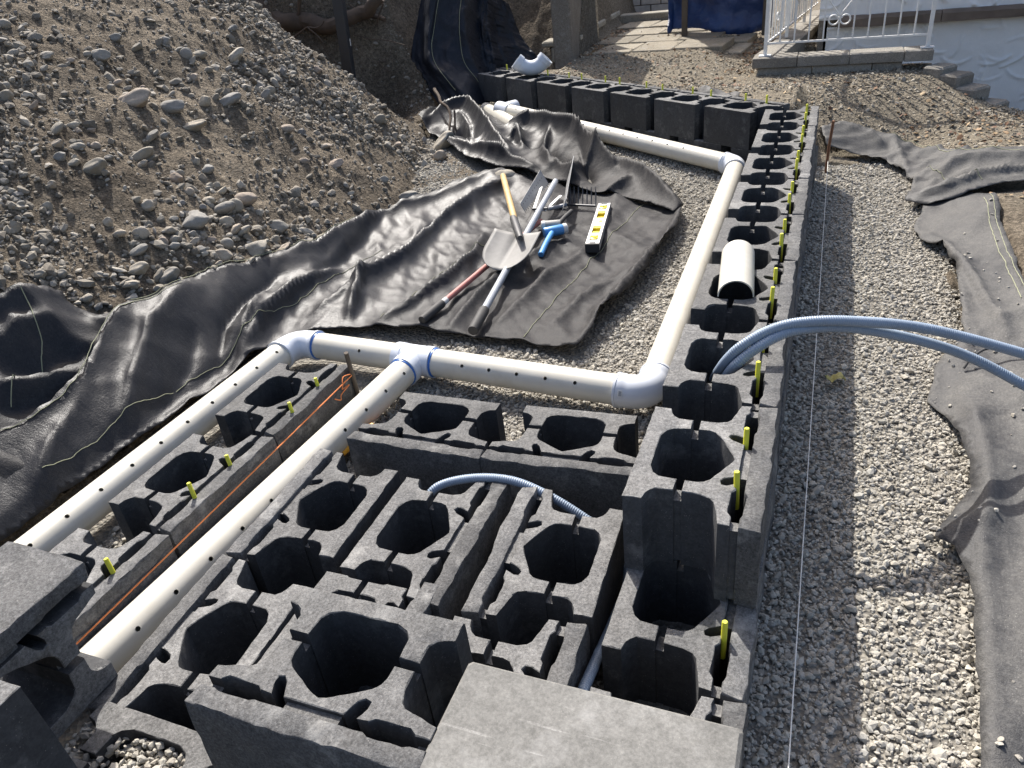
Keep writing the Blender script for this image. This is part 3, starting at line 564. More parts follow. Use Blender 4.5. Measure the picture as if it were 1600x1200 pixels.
fr = fold_fn([
    ([(0.634,2.483),(0.664,2.22),(0.633,1.701),(0.621,1.579)], 0.03, 0.03, 1.5), ([(0.597,2.68),(0.682,2.219),(0.724,1.814),(0.751,1.559)], 0.045, 0.035, 0.6), ([(0.591,2.508),(0.669,2.083),(0.707,1.749)], -0.02, 0.02, 1.0),
    ([(0.584,1.184),(0.612,0.97),(0.586,0.674),(0.546,0.431),(0.537,0.232),(0.505,-0.093)], 0.045, 0.035, 1.5), ([(0.454,0.515),(0.525,0.559),(0.613,0.599)], 0.03, 0.03, 1.0), ([(0.634,1.331),(0.693,1.239),(0.745,1.146)], 0.02, 0.05, 1.0)], 0.010, 191, 1.4, ter(0.022), 0.07)
o = sheet('geotextile_sheet', SHEET_RIGHT, fr, M_FABG, 'long grey dusty woven sheet lying along the right side of the gravel strip', sp=0.017)
stitch(o, [(0.872,2.998),(0.852,2.524),(0.849,2.165),(0.853,1.896)], fr); stitch(o, [(0.842,2.969),(0.824,2.457),(0.825,2.109),(0.828,1.828)], fr, 0.0018)
ff = fold_fn([
    ([(0.555,3.398),(0.638,3.512),(0.803,3.519),(0.979,3.515),(1.155,3.517)], 0.05, 0.05, 0.8), ([(0.557,3.157),(0.657,3.139),(0.769,3.164),(0.947,3.268),(1.133,3.377)], 0.07, 0.035, 0.7), ([(0.21,4.246),(0.368,4.173),(0.444,4.048)], 0.05, 0.03, 0.5),
    ([(0.5,4.194),(0.516,4.01),(0.55,3.627)], 0.045, 0.03, 0.8), ([(0.59,3.469),(0.73,3.357),(0.898,3.333)], -0.03, 0.03, 1.0), ([(0.81,3.601),(0.708,3.443),(0.604,3.209)], 0.03, 0.03, 1.0)], 0.014, 211, 0.3, ter(0.035), 0.14)
o = sheet('geotextile_sheet', SHEET_FLAP, ff, M_FABG, 'grey dusty woven sheet folded back over the far end of the gravel strip', sp=0.018)
stitch(o, [(0.489,4.205),(0.657,4.064),(0.819,3.698),(1.068,3.516)], ff, 0.0018); stitch(o, [(0.626,3.556),(0.754,3.309),(0.85,3.151)], ff, 0.0018)

# ================================================================ wall blocks
H = 0.215
def outline(P, d=0.018):
    out = []
    for i in range(len(P)):
        a, b = np.array(P[i], float), np.array(P[(i + 1) % len(P)], float); k = max(1, int(round(np.linalg.norm(b - a) / d)))
        if np.linalg.norm(b - a) > 1e-6: out += [a + (b - a) * j / k for j in range(k)]
    return np.array(out)
def mir(P): return [(v, -u) for v, u in reversed(P)]
_sl = [(-0.008, 0.0), (-0.008, 0.060), (-0.036, 0.073), (-0.044, 0.082), (-0.041, 0.092), (-0.031, 0.093), (-0.008, 0.083), (-0.008, 0.107), (-0.016, 0.117), (-0.016, 0.180), (-0.008, 0.192), (-0.008, 0.2215), (-0.033, 0.220), (-0.050, 0.156), (-0.058, 0.146), (-0.078, 0.139), (-0.119, 0.137), (-0.119, 0.0955), (-0.093, 0.095), (-0.078, 0.091), (-0.067, 0.081), (-0.030, 0.013), (-0.026, 0.0)]
FRONT = _sl[:-1] + [(v, -u) for v, u in reversed(_sl[1:])]
_tl = [(-0.239, 0.178), (-0.196, 0.178), (-0.190, 0.158), (-0.184, 0.147), (-0.172, 0.138), (-0.135, 0.137), (-0.135, 0.095), (-0.176, 0.092), (-0.190, 0.081), (-0.200, 0.058)]
TAIL = _tl + mir(_tl)
def clip_u(P, u1):
    out = []
    for i in range(len(P)):
        a, b = P[i], P[(i + 1) % len(P)]
        if a[1] <= u1: out.append(a)
        if (a[1] <= u1) != (b[1] <= u1): t = (u1 - a[1]) / (b[1] - a[1]); out.append((a[0] + t * (b[0] - a[0]), u1))
    return out
def area(P): P = np.asarray(P); x, y = P[:, 0], P[:, 1]; return 0.5 * np.sum(x * np.roll(y, -1) - y * np.roll(x, -1))
def prism(mb, poly, h0, h1, seed, jit=0.0011, levels=(0.0, 0.5), facefn=None):
    P = outline(poly)
    if area(P) < 0: P = P[::-1]
    r = np.random.default_rng(seed); n_ = len(P)
    E = np.roll(P, -1, 0) - np.roll(P, 1, 0); Nn = np.stack([E[:, 1], -E[:, 0]], -1); Nn /= np.linalg.norm(Nn, axis=1)[:, None] + 1e-9
    rings = []
    zs = [h0 + (h1 - 0.006 - h0) * t for t in levels] + [h1 - 0.005, h1 - 0.0015, h1]
    for k, z in enumerate(zs):
        ins = (0, 0, 0.0006, 0.0022)[max(0, k - len(zs) + 4)] if k >= len(zs) - 3 else 0
        Q = P - Nn * (ins + np.abs(r.normal(0, jit * (1.0 if k >= len(zs) - 3 else 0.25), n_))[:, None])
        if facefn is not None: Q = facefn(P, Q, z)
        rings.append(np.c_[Q, np.full(n_, z) + (r.normal(0, 0.0007, n_) if k == len(zs) - 1 else 0)])
    Fs = []
    for k in range(len(rings) - 1):
        for i in range(n_): j = (i + 1) % n_; Fs.append((k * n_ + i, k * n_ + j, (k + 1) * n_ + j, (k + 1) * n_ + i))
    k = (len(rings) - 1) * n_; V2, F2, orig = cdt(rings[-1][:, :2])
    top = [tuple(k + orig[i][0] for i in f) for f in F2 if all(len(orig[i]) for i in f)]
    top = [t if area(np.concatenate(rings)[list(t)][:, :2]) > 0 else t[::-1] for t in top]
    bot = [tuple(i - k for i in reversed(t)) for t in top]
    mb.add(np.concatenate(rings), Fs + top + bot)
def block_meshes(tag_, seed, us=1.0, tailw=1.0, cut=None):
    tl = [(v, u * tailw if abs(u) > 0.12 else u) for v, u in TAIL]; fr = FRONT
    fu = 0.2285
    if cut: tl = clip_u(tl, cut); fr = clip_u(fr, cut)
    S_ = lambda P: [(v, u * us) for v, u in P]
    mb = MB(); prism(mb, S_(fr), 0, H, seed); prism(mb, S_(tl), 0, H, seed + 1)
    for sgn in (1, -1):                                               # webs that tie tail, body and face together below the slots
        if cut and sgn > 0: mb.box(-0.140, -0.114, 0.098 * us, 0.134 * us, 0.01, H - 0.03)
        else: mb.box(-0.140, -0.114, min(sgn * 0.098, sgn * 0.134) * us, max(sgn * 0.098, sgn * 0.134) * us, 0.01, H - 0.03)
        if not (cut and sgn > 0): mb.box(-0.011, 0.011, min(sgn * 0.194, sgn * 0.219) * us, max(sgn * 0.194, sgn * 0.219) * us, 0.008, H - 0.014 - 0.006 * (seed % 3))
    mb.box(-0.011, 0.011, -0.054, 0.054, 0.006, H - 0.011)
    body = smooth(mb.mesh('block_body_' + tag_), 28)
    f = [(0.008, 0.0), (0.008, 0.107), (0.0125, 0.117), (0.0125, 0.180), (0.008, 0.192), (0.008, 0.2225), (0.050, 0.2285), (0.056, 0.2265)]
    f = f[:-1] + [(0.056, 0.2265)] + [(0.056, 0.11), (0.056, 0.0)]; f = f + [(v, -u) for v, u in reversed(f[1:-1])]
    if cut: f = clip_u(f, cut + 0.03)
    s0 = seed * 3.17
    def ff_(P, Q, z):
        k = np.clip((P[:, 0] - 0.03) / 0.02, 0, 1); w = fbm(P[:, 1] * 8 + s0, np.full(len(P), z * 7), 300 + seed, 3) * 0.011 + fbm(P[:, 1] * 45 + s0, np.full(len(P), z * 40), 320 + seed, 2) * 0.006
        Q = Q.copy(); Q[:, 0] += k * (w - 0.004); return Q
    mb = MB(); prism(mb, S_(f), 0, H, seed + 2, levels=(0.0, 0.14, 0.28, 0.42, 0.56, 0.7, 0.85), facefn=ff_)
    face = smooth(mb.mesh('split_face_' + tag_), 45)
    body.materials.append(M_BLOCK); body.materials.append(M_MOULD_SHADE); face.materials.append(M_FACE)
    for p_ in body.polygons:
        if abs(p_.normal.z) < 0.5: p_.material_index = 1  # upright faces and core walls get the concrete with shade painted in
    return body, face
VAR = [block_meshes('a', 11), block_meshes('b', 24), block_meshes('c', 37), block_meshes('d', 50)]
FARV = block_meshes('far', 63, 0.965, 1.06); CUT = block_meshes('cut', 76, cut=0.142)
_bk = [0]
def block(x, y, th, top, label, group, var=None, rot=None):
    o = empty('retaining_block', (x, y, top - H), label, 'concrete block', group); _bk[0] += 1
    o.rotation_euler = (rad(random.uniform(-0.3, 0.3)), rad(random.uniform(-0.3, 0.3)), rad(th)) if rot is None else rot
    b, f = VAR[_bk[0] % 4] if var is None else var
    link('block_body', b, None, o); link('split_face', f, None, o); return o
ORD = ['nearest', 'second', 'third', 'fourth', 'fifth', 'sixth', 'seventh', 'eighth', 'ninth']
gT = 'blocks of the long right wall, top row'; gB = 'blocks of the far wall, top row'; gS = 'blocks of the step platform'; gW = 'blocks of the left row'
PIT = 0.457
Tx = [(0.0, 0.2255, 0.0), (-0.002, 0.683, 0.2)] + [(-0.003 - 0.0005 * k, 0.6845 + 0.4565 * (k - 1), 0.2) for k in range(2, 8)]
for k, (x, y, th) in enumerate(Tx):
    block(x, y, th, 0.0, ['grey block at the near raised end of the right wall, half core facing the viewer', 'second grey block of the long right wall, blue conduits rising from its core', 'third grey block of the long right wall, half covered by the cut white pipe', 'fourth grey block of the long right wall, just beyond the cut white pipe'][k] if k < 4 else '%s grey block from the near end of the long right wall, top row' % ORD[k], gT)
for k in range(-1, 8):
    lab = ['base row grey block beside the pale slab at the near right wall end', 'base row grey block with one yellow pin before the raised right wall end'][k + 1] if k < 1 else '%s grey block of the base row under the long right wall' % ORD[k + 1]
    block(0.006 - 0.001 * max(k, 0), -0.002 + PIT * k, -0.8 if k < 1 else 0.2, -0.2155 , lab, 'blocks of the long right wall, base row')
e = np.array([-0.8166, 0.5772]); b0 = np.array([-0.326, 3.815])
for k in range(7):
    p = b0 + e * 0.4436 * k
    block(p[0], p[1], 54.7 + random.uniform(-1, 1), 0.0, '%s grey block of the far wall from the corner, top row' % (['first'] + ORD[1:])[k] + (', elbow fittings on top' if k == 5 else ''), gB, FARV)
for k in range(7):
    p = b0 + e * 0.4436 * (k - 0.5)
    block(p[0], p[1], 54.7, -0.2155, '%s grey base block of the far wall from the corner, half hidden below' % (['first'] + ORD[1:])[k], 'blocks of the far wall, base row', FARV)
block(-1.181, 0.073, 181, -0.2155, 'grey block beside the middle white pipe, first below the cross pipe', gS)
block(-0.667, 0.056, 0, -0.2155, 'grey block with the blue conduit end in its far half core', gS)
block(-0.514, 0.055, 181.6, -0.2155, 'grey block standing against the base of the raised right wall end', gS)
block(-1.176, -0.386, 182.5, -0.2155, 'grey block along the middle white pipe, behind the big raised front block', gS)
block(-0.69, -0.283, 0, -0.2155, 'cut grey block mostly hidden behind the raised front block', gS, CUT)
block(-0.325, -0.360, 0.7, -0.2155, 'grey block between the pale slab and the upright conduit', gS)
block(-1.016, -0.828, -90, -0.2155, 'grey block in the near left corner with stone filled core', gS)
block(-0.607, -0.602, -90, 0.0, 'large raised grey block lying across the front of the steps, long face to viewer', gS)
block(-0.607, -0.602, -90, -0.2155, 'grey base block under the raised front block', gS)
block(-0.972, 0.430, -91.0, -0.232, 'left grey block of the cross row behind the steps', 'blocks of the cross row')
block(-0.521, 0.440, -88.2, -0.232, 'right grey block of the cross row behind the steps', 'blocks of the cross row')
for k, y in enumerate((-0.814, -0.349, 0.115, 0.581)):
    block(-1.517 + 0.006 * k, y, -1.8, -0.236, ['grey block of the left row hidden under the upright block', 'grey block of the left row with a stone filled gap behind it', 'middle grey block of the left row with two yellow pins', 'far grey block of the left row below the corner elbow'][k], gW)
U = Matrix(((0, 0, 1), (0, -1, 0), (1, 0, 0)))                        # block stood on its tail, split face up
o = block(-1.21 - H, -0.709, 0, 0, 'dark block stood on end at the left edge, its pin hole toward the viewer', 'loose blocks'); o.location = (-1.21 - H, -0.709, 0.024); o.rotation_euler = U.to_euler()
block(-1.144, -0.982, 180, H, 'dark block in the lower left corner showing only its plain back and top corner', 'loose blocks')
block(-1.144, -0.982, 180, 0.0, 'dark block under the lower left corner block', 'loose blocks')
mb = MB(); mb.bbox(-0.390, 0.066, -0.745, -0.434, -0.213, 0.0, 0.006)
solo('cap_slab', mb, M_SLAB, 'smooth pale concrete slab in the near foreground with white scrape marks', 'slab', sm=False)
# scrape marks on the slab belong to its surface: thin raised scuffs of concrete dust
# ---------------------------------------------------------------- yellow pins
def pin(x, y, top, h, label, lean=(0, 0), group=None):
    p0 = np.array([x, y, top - 0.06]); p1 = np.array([x + lean[0], y + lean[1], top + h])
    t = (p1 - p0) / np.linalg.norm(p1 - p0)
    return solo('yellow_pin', MB().tube([p0, p1 - t * 0.0015, p1], [0.0062, 0.0062, 0.005], 12), M_PIN, label, 'pin', group, ang=50)
gp = 'yellow pins of the right wall'
c_ = 0
for k, (x, y, th) in enumerate(Tx):
    for s_ in (-0.094, 0.064):
        c_ += 1
        if k == 1 and s_ > 0: lab = 'yellow pin half hidden behind the arching blue conduits on the right wall'
        else: lab = ['near', 'far'][s_ > 0] + ' yellow pin of the pair on the ' + ['nearest', 'second', 'third', 'fourth', 'fifth', 'sixth', 'seventh', 'eighth'][k] + ' block of the right wall top row'
        pin(x - 0.008, y + s_, 0, 0.043 + random.uniform(-0.006, 0.006), lab, (random.uniform(-0.003, 0.003), random.uniform(-0.002, 0.003)), gp)
pin(0.0, 0.075 - 0.167, -0.2155, 0.048, 'yellow pin standing in the base row in front of the raised wall end', (0.001, 0), gp)
d = np.array([0.577, 0.817])
for k in range(7):
    p = b0 + e * 0.4436 * k
    for j, s_ in enumerate((-0.09, 0.07)):
        q = p + e * s_; pin(q[0], q[1], 0, 0.04 + random.uniform(-0.006, 0.006), ['corner side', 'bank side'][j] + ' yellow pin on the ' + (['first'] + ORD[1:])[k] + ' far wall block from the corner', (0, 0), 'yellow pins of the far wall')
for (x, y), lab, h in zip([(-1.474, 0.645), (-1.466, 0.478), (-1.486, 0.180), (-1.486, 0.022), (-1.492, -0.281)], ['far pin of the pair on the far block', 'near pin of the pair on the far block', 'far pin of the pair on the middle block', 'tall near pin of the pair on the middle block', 'single pin beside the upright dark block'], [0.03, 0.036, 0.034, 0.052, 0.045]):
    pin(x, y, -0.236, h, 'yellow %s of the left row' % lab, (-0.012, 0.006), 'yellow pins of the left row')

# ================================================================ drain pipe
PR = 0.0545
def holed_pipe(A, B, holes, n=20, r=PR):
    """straight pipe from A to B with drilled round holes: holes = (distance from A, angle)"""
    A, B = np.array(A, float), np.array(B, float); L = np.linalg.norm(B - A); T = (B - A) / L
    up = np.array([0, 0, 1.0]); N_ = up - T * (up @ T); N_ /= np.linalg.norm(N_); Bn = np.cross(T, N_)
    da = 2 * math.pi / n; hw = r * da / 2; hs = {}
    for s, a in holes:
        if 0.05 < s < L - 0.05: hs.setdefault(round(s, 4), []).append(int(round(a / da)) % n)
    ss = [0.0]; cells = {}
    for s in sorted(hs):
        if s - hw <= ss[-1] + 0.001: continue
        if s - hw - ss[-1] > 0.12: ss.append((s - hw + ss[-1]) / 2)
        ss += [s - hw, s + hw]; cells[len(ss) - 2] = hs[s]
    ss.append(L); V = []; F = []
    P3 = lambda s, a, rr: A + T * s + rr * (math.cos(a) * N_ + math.sin(a) * Bn)
    for s in ss:
        for j in range(n): V.append(P3(s, (j - 0.5) * da, r))
    mb = MB()
    for i in range(len(ss) - 1):
        for j in range(n):
            q = (i * n + j, i * n + (j + 1) % n, (i + 1) * n + (j + 1) % n, (i + 1) * n + j)
            if i in cells and j in cells[i]:
                s0 = (ss[i] + ss[i + 1]) / 2; a0 = j * da; R0 = hw * 0.82; k = len(V)
                for m in range(8):
                    t = math.pi / 4 * m; V.append(P3(s0 + R0 * math.sin(t), a0 + R0 * math.cos(t) / r, r))
                for m in range(8):
                    t = math.pi / 4 * m; V.append(P3(s0 + R0 * math.sin(t), a0 + R0 * math.cos(t) / r, r - 0.004))
                c0, c1, c2, c3 = q                                   # (s-,a-) (s-,a+) (s+,a+) (s+,a-)
                for c, ms in ((c2, (0, 1, 2)), (c3, (2, 3, 4)), (c0, (4, 5, 6)), (c1, (6, 7, 0))):
                    F += [(c, k + ms[1], k + ms[0]), (c, k + ms[2], k + ms[1])]
                for ca, cb, m in ((c1, c2, 0), (c2, c3, 2), (c3, c0, 4), (c0, c1, 6)): F.append((ca, cb, k + m))
                for m in range(8): F.append((k + m, k + (m + 1) % 8, k + 8 + (m + 1) % 8, k + 8 + m))
            else: F.append(q)
    k = len(V)                                                        # inner wall
    for s in (0.0, L, 0.04, L - 0.04):
        for j in range(n): V.append(P3(s, (j - 0.5) * da, r - 0.004))
    for j in range(n):
        j2 = (j + 1) % n; F.append((k + j, k + 2 * n + j, k + 2 * n + j2, k + j2)); F.append((k + n + j, k + n + j2, k + 3 * n + j2, k + 3 * n + j)); F.append((j, k + j, k + j2, j2)); e_ = (len(ss) - 1) * n; F.append((e_ + j, e_ + j2, k + n + j2, k + n + j))
    mb.add(V, F); return mb
def hrow(L, step, ang, start=0.06): return [(start + i * step, ang) for i in range(int((L - start) / step) + 1)]
def arc(c, a, b, n=10):                                              # quarter bend: from c+a to c+b through the corner's rounding
    a, b = np.array(a), np.array(b); t = np.linspace(0, math.pi / 2, n)
    return [np.array(c) + a * (1 - math.sin(q)) + b * (1 - math.cos(q)) for q in t]
zp = -0.33
run = empty('drain_pipe_run', (-1.35, 0.98, G), 'long run of cream perforated drain pipe with white elbows and tee fittings round the pit', 'drain pipe')
J1 = np.array([-1.895, 1.075, zp]); J2 = np.array([-0.372, 0.955, zp]); J3 = np.array([-0.375, 3.42, -0.275]); J4 = np.array([-2.33, 4.70, -0.195])
TE = np.array([-1.302, 1.03, zp]); p1e = np.array([-1.93, -0.75, zp + 0.01]); p2e = np.array([-1.406, -0.497, zp])
def seg(A, B, ha, step, start, ra=0.11, rb=0.11, lab=None):
    t = (B - A) / np.linalg.norm(B - A); A2 = A + t * ra; B2 = B - t * rb; L = np.linalg.norm(B2 - A2); hs = []
    for a in (ha if isinstance(ha, (list, tuple)) else [ha]): hs += hrow(L, step, a, start)
    return part('pipe', holed_pipe(A2, B2, hs), M_PIPE, run, ang=30)
cA = 0.95
pa = seg(J1, p1e, -0.65, 0.127, 0.06, 0.10, 0)
pb_ = seg(TE, p2e, -0.92, 0.125, 0.06, 0.09, 0)
pc = seg(J1, TE, 0.95, 0.21, 0.05, 0.10, 0.07)
pd_ = seg(TE, J2, 0.80, 0.112, 0.05, 0.07, 0.10)
pe = seg(J2, J3, [1.25], 0.118, 0.06, 0.10, 0.09)
pf = seg(J3, J4, -0.62, 0.135, 0.30, 0.09, 0.04)
def sock(A, t, L, r0=PR + 0.0005, r1=PR + 0.0062):                  # socket profile along t
    return [A, A + t * 0.001, A + t * (L - 0.004), A + t * L], [r1, r1, r1, r1 - 0.002]
def elbow(J, A, B, R=0.075, leg=0.105, name='elbow_fitting'):
    ta = (A - J) / np.linalg.norm(A - J); tb = (B - J) / np.linalg.norm(B - J); pts = []; r = []
    ca = J + ta * R; cb = J + tb * R; n_ = 12
    pts += [J + ta * leg, J + ta * (R + 0.004)]; r += [PR + 0.0062, PR + 0.0062]
    for q in np.linspace(0, 1, n_): pts.append((1 - q) ** 2 * ca + 2 * q * (1 - q) * J + q * q * cb); r.append(PR + 0.004)
    pts += [J + tb * (R + 0.004), J + tb * leg]; r += [PR + 0.0062, PR + 0.0062]
    mb = MB(); mb.tube(pts, r, 32, cap=False); e_ = part(name, mb, M_FIT, run)
    for t in (ta, tb):
        c0 = J + t * (leg - 0.008); part('socket_lip', MB().tube([c0, c0 + t * 0.001, c0 + t * 0.009, c0 + t * 0.010], [PR + 0.004, PR + 0.0085, PR + 0.0085, PR + 0.0], 32, cap=False), M_FIT, e_)
    return e_, ta, tb, leg
def glue(J, t, leg, par, w=0.007):
    c0 = J + t * (leg + 0.001); part('blue_glue_ring', MB().tube([c0, c0 + t * 0.001, c0 + t * w, c0 + t * (w + 0.002)], [PR, PR + 0.0032, PR + 0.0026, PR - 0.001], 32, cap=False), M_GLUE, par)
e1, ta, tb, lg = elbow(J1, p1e, TE, 0.095, 0.115); glue(J1, tb, lg, e1)
e2, ta, tb, lg = elbow(J2, TE, J3, 0.085, 0.115); glue(J2, tb, lg, e2, 0.007)
lab_c = J2 + ta * 0.098; Mx = Matrix(((ta[0], 0, 0), (ta[1], 0, 0), (0, 0, 0)))
e3, ta3, tb3, lg = elbow(J3, J2, J4, 0.06, 0.085)
# barcode sticker on the near elbow: a curved white label with printed bars
sd = np.cross(ta, np.array([0, 0, 1.0])); sd /= np.linalg.norm(sd); sd = sd if sd[1] < 0 else -sd
def cyl_patch(c, t, s_, a0, a1, l0, l1, r, n_=5):
    V = []; up = np.array([0, 0, 1.0])
    for l in (l0, l1):
        for a in np.linspace(a0, a1, n_): V.append(c + t * l + r * (math.cos(a) * s_ + math.sin(a) * up))
    F = [(i, i + 1, n_ + i + 1, n_ + i) for i in range(n_ - 1)]; return V, F
st = part('barcode_sticker', MB().add(*cyl_patch(J2 + ta * 0.088, ta, sd, 0.20, 0.62, -0.008, 0.008, PR + 0.0068)), M_WHITEPAINT, e2)
mb = MB()
for i in range(7): mb.add(*cyl_patch(J2 + ta * 0.088, ta, sd, 0.26 + i * 0.042, 0.26 + i * 0.042 + (0.012, 0.022)[i % 2], -0.006, 0.004, PR + 0.0072, 2))
part('barcode', mb, M_BLACK, st, sm=False)
tt = (J2 - TE) / np.linalg.norm(J2 - TE); tbr = (p2e - TE) / np.linalg.norm(p2e - TE)
mb = MB(); mb.tube([TE - tt * 0.085, TE - tt * 0.084, TE - tt * 0.05, TE - tt * 0.048, TE + tt * 0.048, TE + tt * 0.05, TE + tt * 0.084, TE + tt * 0.085], [PR, PR + 0.0068, PR + 0.0068, PR + 0.0045, PR + 0.0045, PR + 0.0068, PR + 0.0068, PR], 32, cap=False)
mb.tube([TE, TE + tbr * 0.06, TE + tbr * 0.062, TE + tbr * 0.098, TE + tbr * 0.099], [PR + 0.0045, PR + 0.0045, PR + 0.0068, PR + 0.0068, PR], 32, cap=False)
te = part('tee_fitting', mb, M_FIT, run); glue(TE, tbr, 0.098, te, 0.006); glue(TE, tt, 0.084, te)
t4 = (J4 - J3) / np.linalg.norm(J4 - J3); s4 = np.cross(t4, np.array([0, 0, 1.0])); s4 = s4 if s4[1] > 0 else -s4
mb = MB(); mb.shell([J4 - t4 * 0.07, J4 - t4 * 0.03, J4 + t4 * 0.03, J4 + t4 * 0.085], [PR + 0.006] * 4, [PR] * 4, 28); mb.shell([J4 + s4 * 0.02, J4 + s4 * 0.06, J4 + s4 * 0.11], [PR + 0.006] * 3, [PR] * 3, 28)
part('tee_fitting', mb, M_FIT, run)
# loose pieces
A = np.array([-2.62, 4.98, -0.24]); B = np.array([-2.13, 4.36, -0.235])
L_ = np.linalg.norm(B - A)
solo('pipe_offcut', holed_pipe(A, B, hrow(L_, 0.1, 0.2, 0.1)), M_PIPE, 'short loose white pipe with an open end lying by the rumpled sheet', 'pipe', ang=30)
c0 = b0 + e * 0.4436 * 5; c0 = np.array([c0[0] - 0.06, c0[1] - 0.05, 0.0]); ax = np.array([0.93, 0.3, 0]); ax /= np.linalg.norm(ax)
pts = []; r = []; R = 0.115
for q in np.linspace(-0.85, 0.85, 25): pts.append(c0 + ax * R * math.sin(q) * 1.1 + np.array([0, 0, 0.058 + R * (1 - math.cos(q))])); r.append(PR + 0.004)
d0 = (pts[0] - pts[1]) / np.linalg.norm(pts[0] - pts[1]); d1 = (pts[-1] - pts[-2]) / np.linalg.norm(pts[-1] - pts[-2])
fit = empty('elbow_fitting_pair', c0, 'two white elbow fittings joined as a U on top of the far wall', 'pipe fitting')
part('elbow', MB().shell(pts, r, [PR] * 25, 28), M_FIT, fit)
for p_, dd in ((pts[0], d0), (pts[-1], d1)): part('socket', MB().shell([p_ - dd * 0.001, p_ + dd * 0.001, p_ + dd * 0.04], [PR + 0.004, PR + 0.0095, PR + 0.0095], [PR] * 3, 28), M_FIT, fit)
mb = MB(); n_ = 20; V = []; A = np.array([-0.119, 1.055, 0.003]); B = np.array([-0.150, 1.395, 0.003]); T = (B - A) / np.linalg.norm(B - A); sdv = np.array([T[1], -T[0], 0])
for rr in (0.0555, 0.0515):
    for P in (A, B):
        for a in np.linspace(0, math.pi, n_): V.append(P + sdv * rr * math.cos(a) + np.array([0, 0, rr * math.sin(a)]))
F = []
for i in range(n_ - 1): F += [(i, i + 1, n_ + i + 1, n_ + i), (2 * n_ + i, 3 * n_ + i, 3 * n_ + i + 1, 2 * n_ + i + 1), (i, 2 * n_ + i, 2 * n_ + i + 1, i + 1), (n_ + i, n_ + i + 1, 3 * n_ + i + 1, 3 * n_ + i)]
F += [(0, n_, 3 * n_, 2 * n_), (n_ - 1, 3 * n_ - 1, 4 * n_ - 1, 2 * n_ - 1)]
mb.add(V, F); solo('half_pipe', mb, M_PIPE, 'cream half pipe cut lengthwise lying over the right wall cores', 'pipe', ang=35)

# ================================================================ corrugated conduits
def conduit(P, r=0.0145, step=0.0062):
    Q = spline(P, step / 4); k = np.arange(len(Q)) % 4; return MB().tube(Q, np.where((k == 0) | (k == 1), r, r * 0.91), 14)
PO = MB
solo('conduit', conduit([(-0.141,0.77,-0.13),(-0.12,0.707,-0.06),(-0.094,0.672,0),(-0.059,0.668,0.045),(0.002,0.696,0.08),(0.079,0.727,0.095),(0.204,0.774,0.085),(0.403,0.886,0.02),(0.653,0.952,-0.07),(0.86,1.008,-0.16)]), M_HOSE, 'blue grey corrugated conduit arching out of the right wall, upper of the two', 'conduit', 'arching conduits')
solo('conduit', conduit([(-0.117,0.729,-0.12),(-0.096,0.683,-0.06),(-0.071,0.65,-0.005),(-0.032,0.659,0.035),(0.02,0.688,0.065),(0.081,0.726,0.075),(0.208,0.795,0.055),(0.394,0.889,-0.02),(0.534,0.941,-0.09),(0.67,0.938,-0.16),(0.839,0.938,-0.25)]), M_HOSE, 'blue grey corrugated conduit arching out of the right wall, lower of the two', 'conduit', 'arching conduits')
solo('conduit', conduit([(-0.845, 0.19, -0.31), (-0.83, 0.215, -0.25), (-0.79, 0.243, -0.225), (-0.70, 0.272, -0.212), (-0.60, 0.283, -0.214), (-0.50, 0.275, -0.24), (-0.40, 0.262, -0.285), (-0.305, 0.245, -0.34), (-0.262, 0.16, -0.37), (-0.258, 0.0, -0.345), (-0.257, -0.2, -0.29), (-0.257, -0.36, -0.255), (-0.258, -0.5, -0.26)], 0.0125), M_HOSE, 'blue grey conduit threaded through the step blocks in a low loop', 'conduit')
# ================================================================ cobbles of the bank
def cobble_mesh(i):
    V, F = ico(3); r = np.random.default_rng(400 + i); V = V.copy()
    sx, sy, sz = (1.0, r.uniform(0.62, 0.92), r.uniform(0.5, 0.8))
    for _ in range(5 if i % 3 else 11):
        d = r.normal(size=3); d /= np.linalg.norm(d); h = r.uniform(0.62, 0.9); p = V @ d; V = V - (np.clip(p - h, 0, None) * 0.8)[:, None] * d
    q = fbm(V[:, 0] * 1.7 + i * 5, V[:, 1] * 1.7 + V[:, 2] * 1.3, 500 + i, 3); V = V * (1 + 0.16 * q + 0.03 * fbm(V[:, 0] * 7, V[:, 1] * 7 + V[:, 2] * 6, 520 + i, 2))[:, None]
    V = V * np.array([sx, sy, sz]) * 0.5
    me = bpy.data.meshes.new('cobble_%d' % i); me.from_pydata(V.tolist(), [], [tuple(f) for f in F.tolist()]); me.update(); smooth(me, 60); me.materials.append(M_ROCK); return me
CM = [cobble_mesh(i) for i in range(12)]
placed = []
def cobble(x, y, w, label, group, h=None, mesh=None, yaw=None, sink=0.36, zoff=0):
    me = CM[mesh if mesh is not None else random.randrange(12)]; o = link('cobble', me, None); sz = (h or w * random.uniform(0.55, 0.9)); 
    d = w * random.uniform(0.65, 1.0); z = float(terrain(x, y)); 
    o.location = (x, y, z + sz * (0.5 - sink) * 0.6 + zoff); o.scale = (w * 1.08, d * 1.2, sz * 1.35)
    o.rotation_euler = (random.uniform(-0.35, 0.35), rad(-20) + random.uniform(-0.35, 0.35), yaw if yaw is not None else rad(20) + random.uniform(-0.7, 0.7))
    placed.append((x, y, w)); return tag(o, label, 'stone', group)
def zone(x, y, w):
    dx = float(toe_x(y)) - x
    z_ = 'just above the seam of the main sheet' if dx < 0.55 and y < 2.6 else 'near the right foot of the bank' if dx < 0.6 else 'on the upper right slope near the ridge' if y > 2.9 else 'on the upper left slope of the bank' if dx > 1.25 else 'in the middle of the dirt bank'
    return ('large' if w > 0.085 else 'fist sized' if w > 0.05 else 'small') + ' rounded river cobble ' + z_
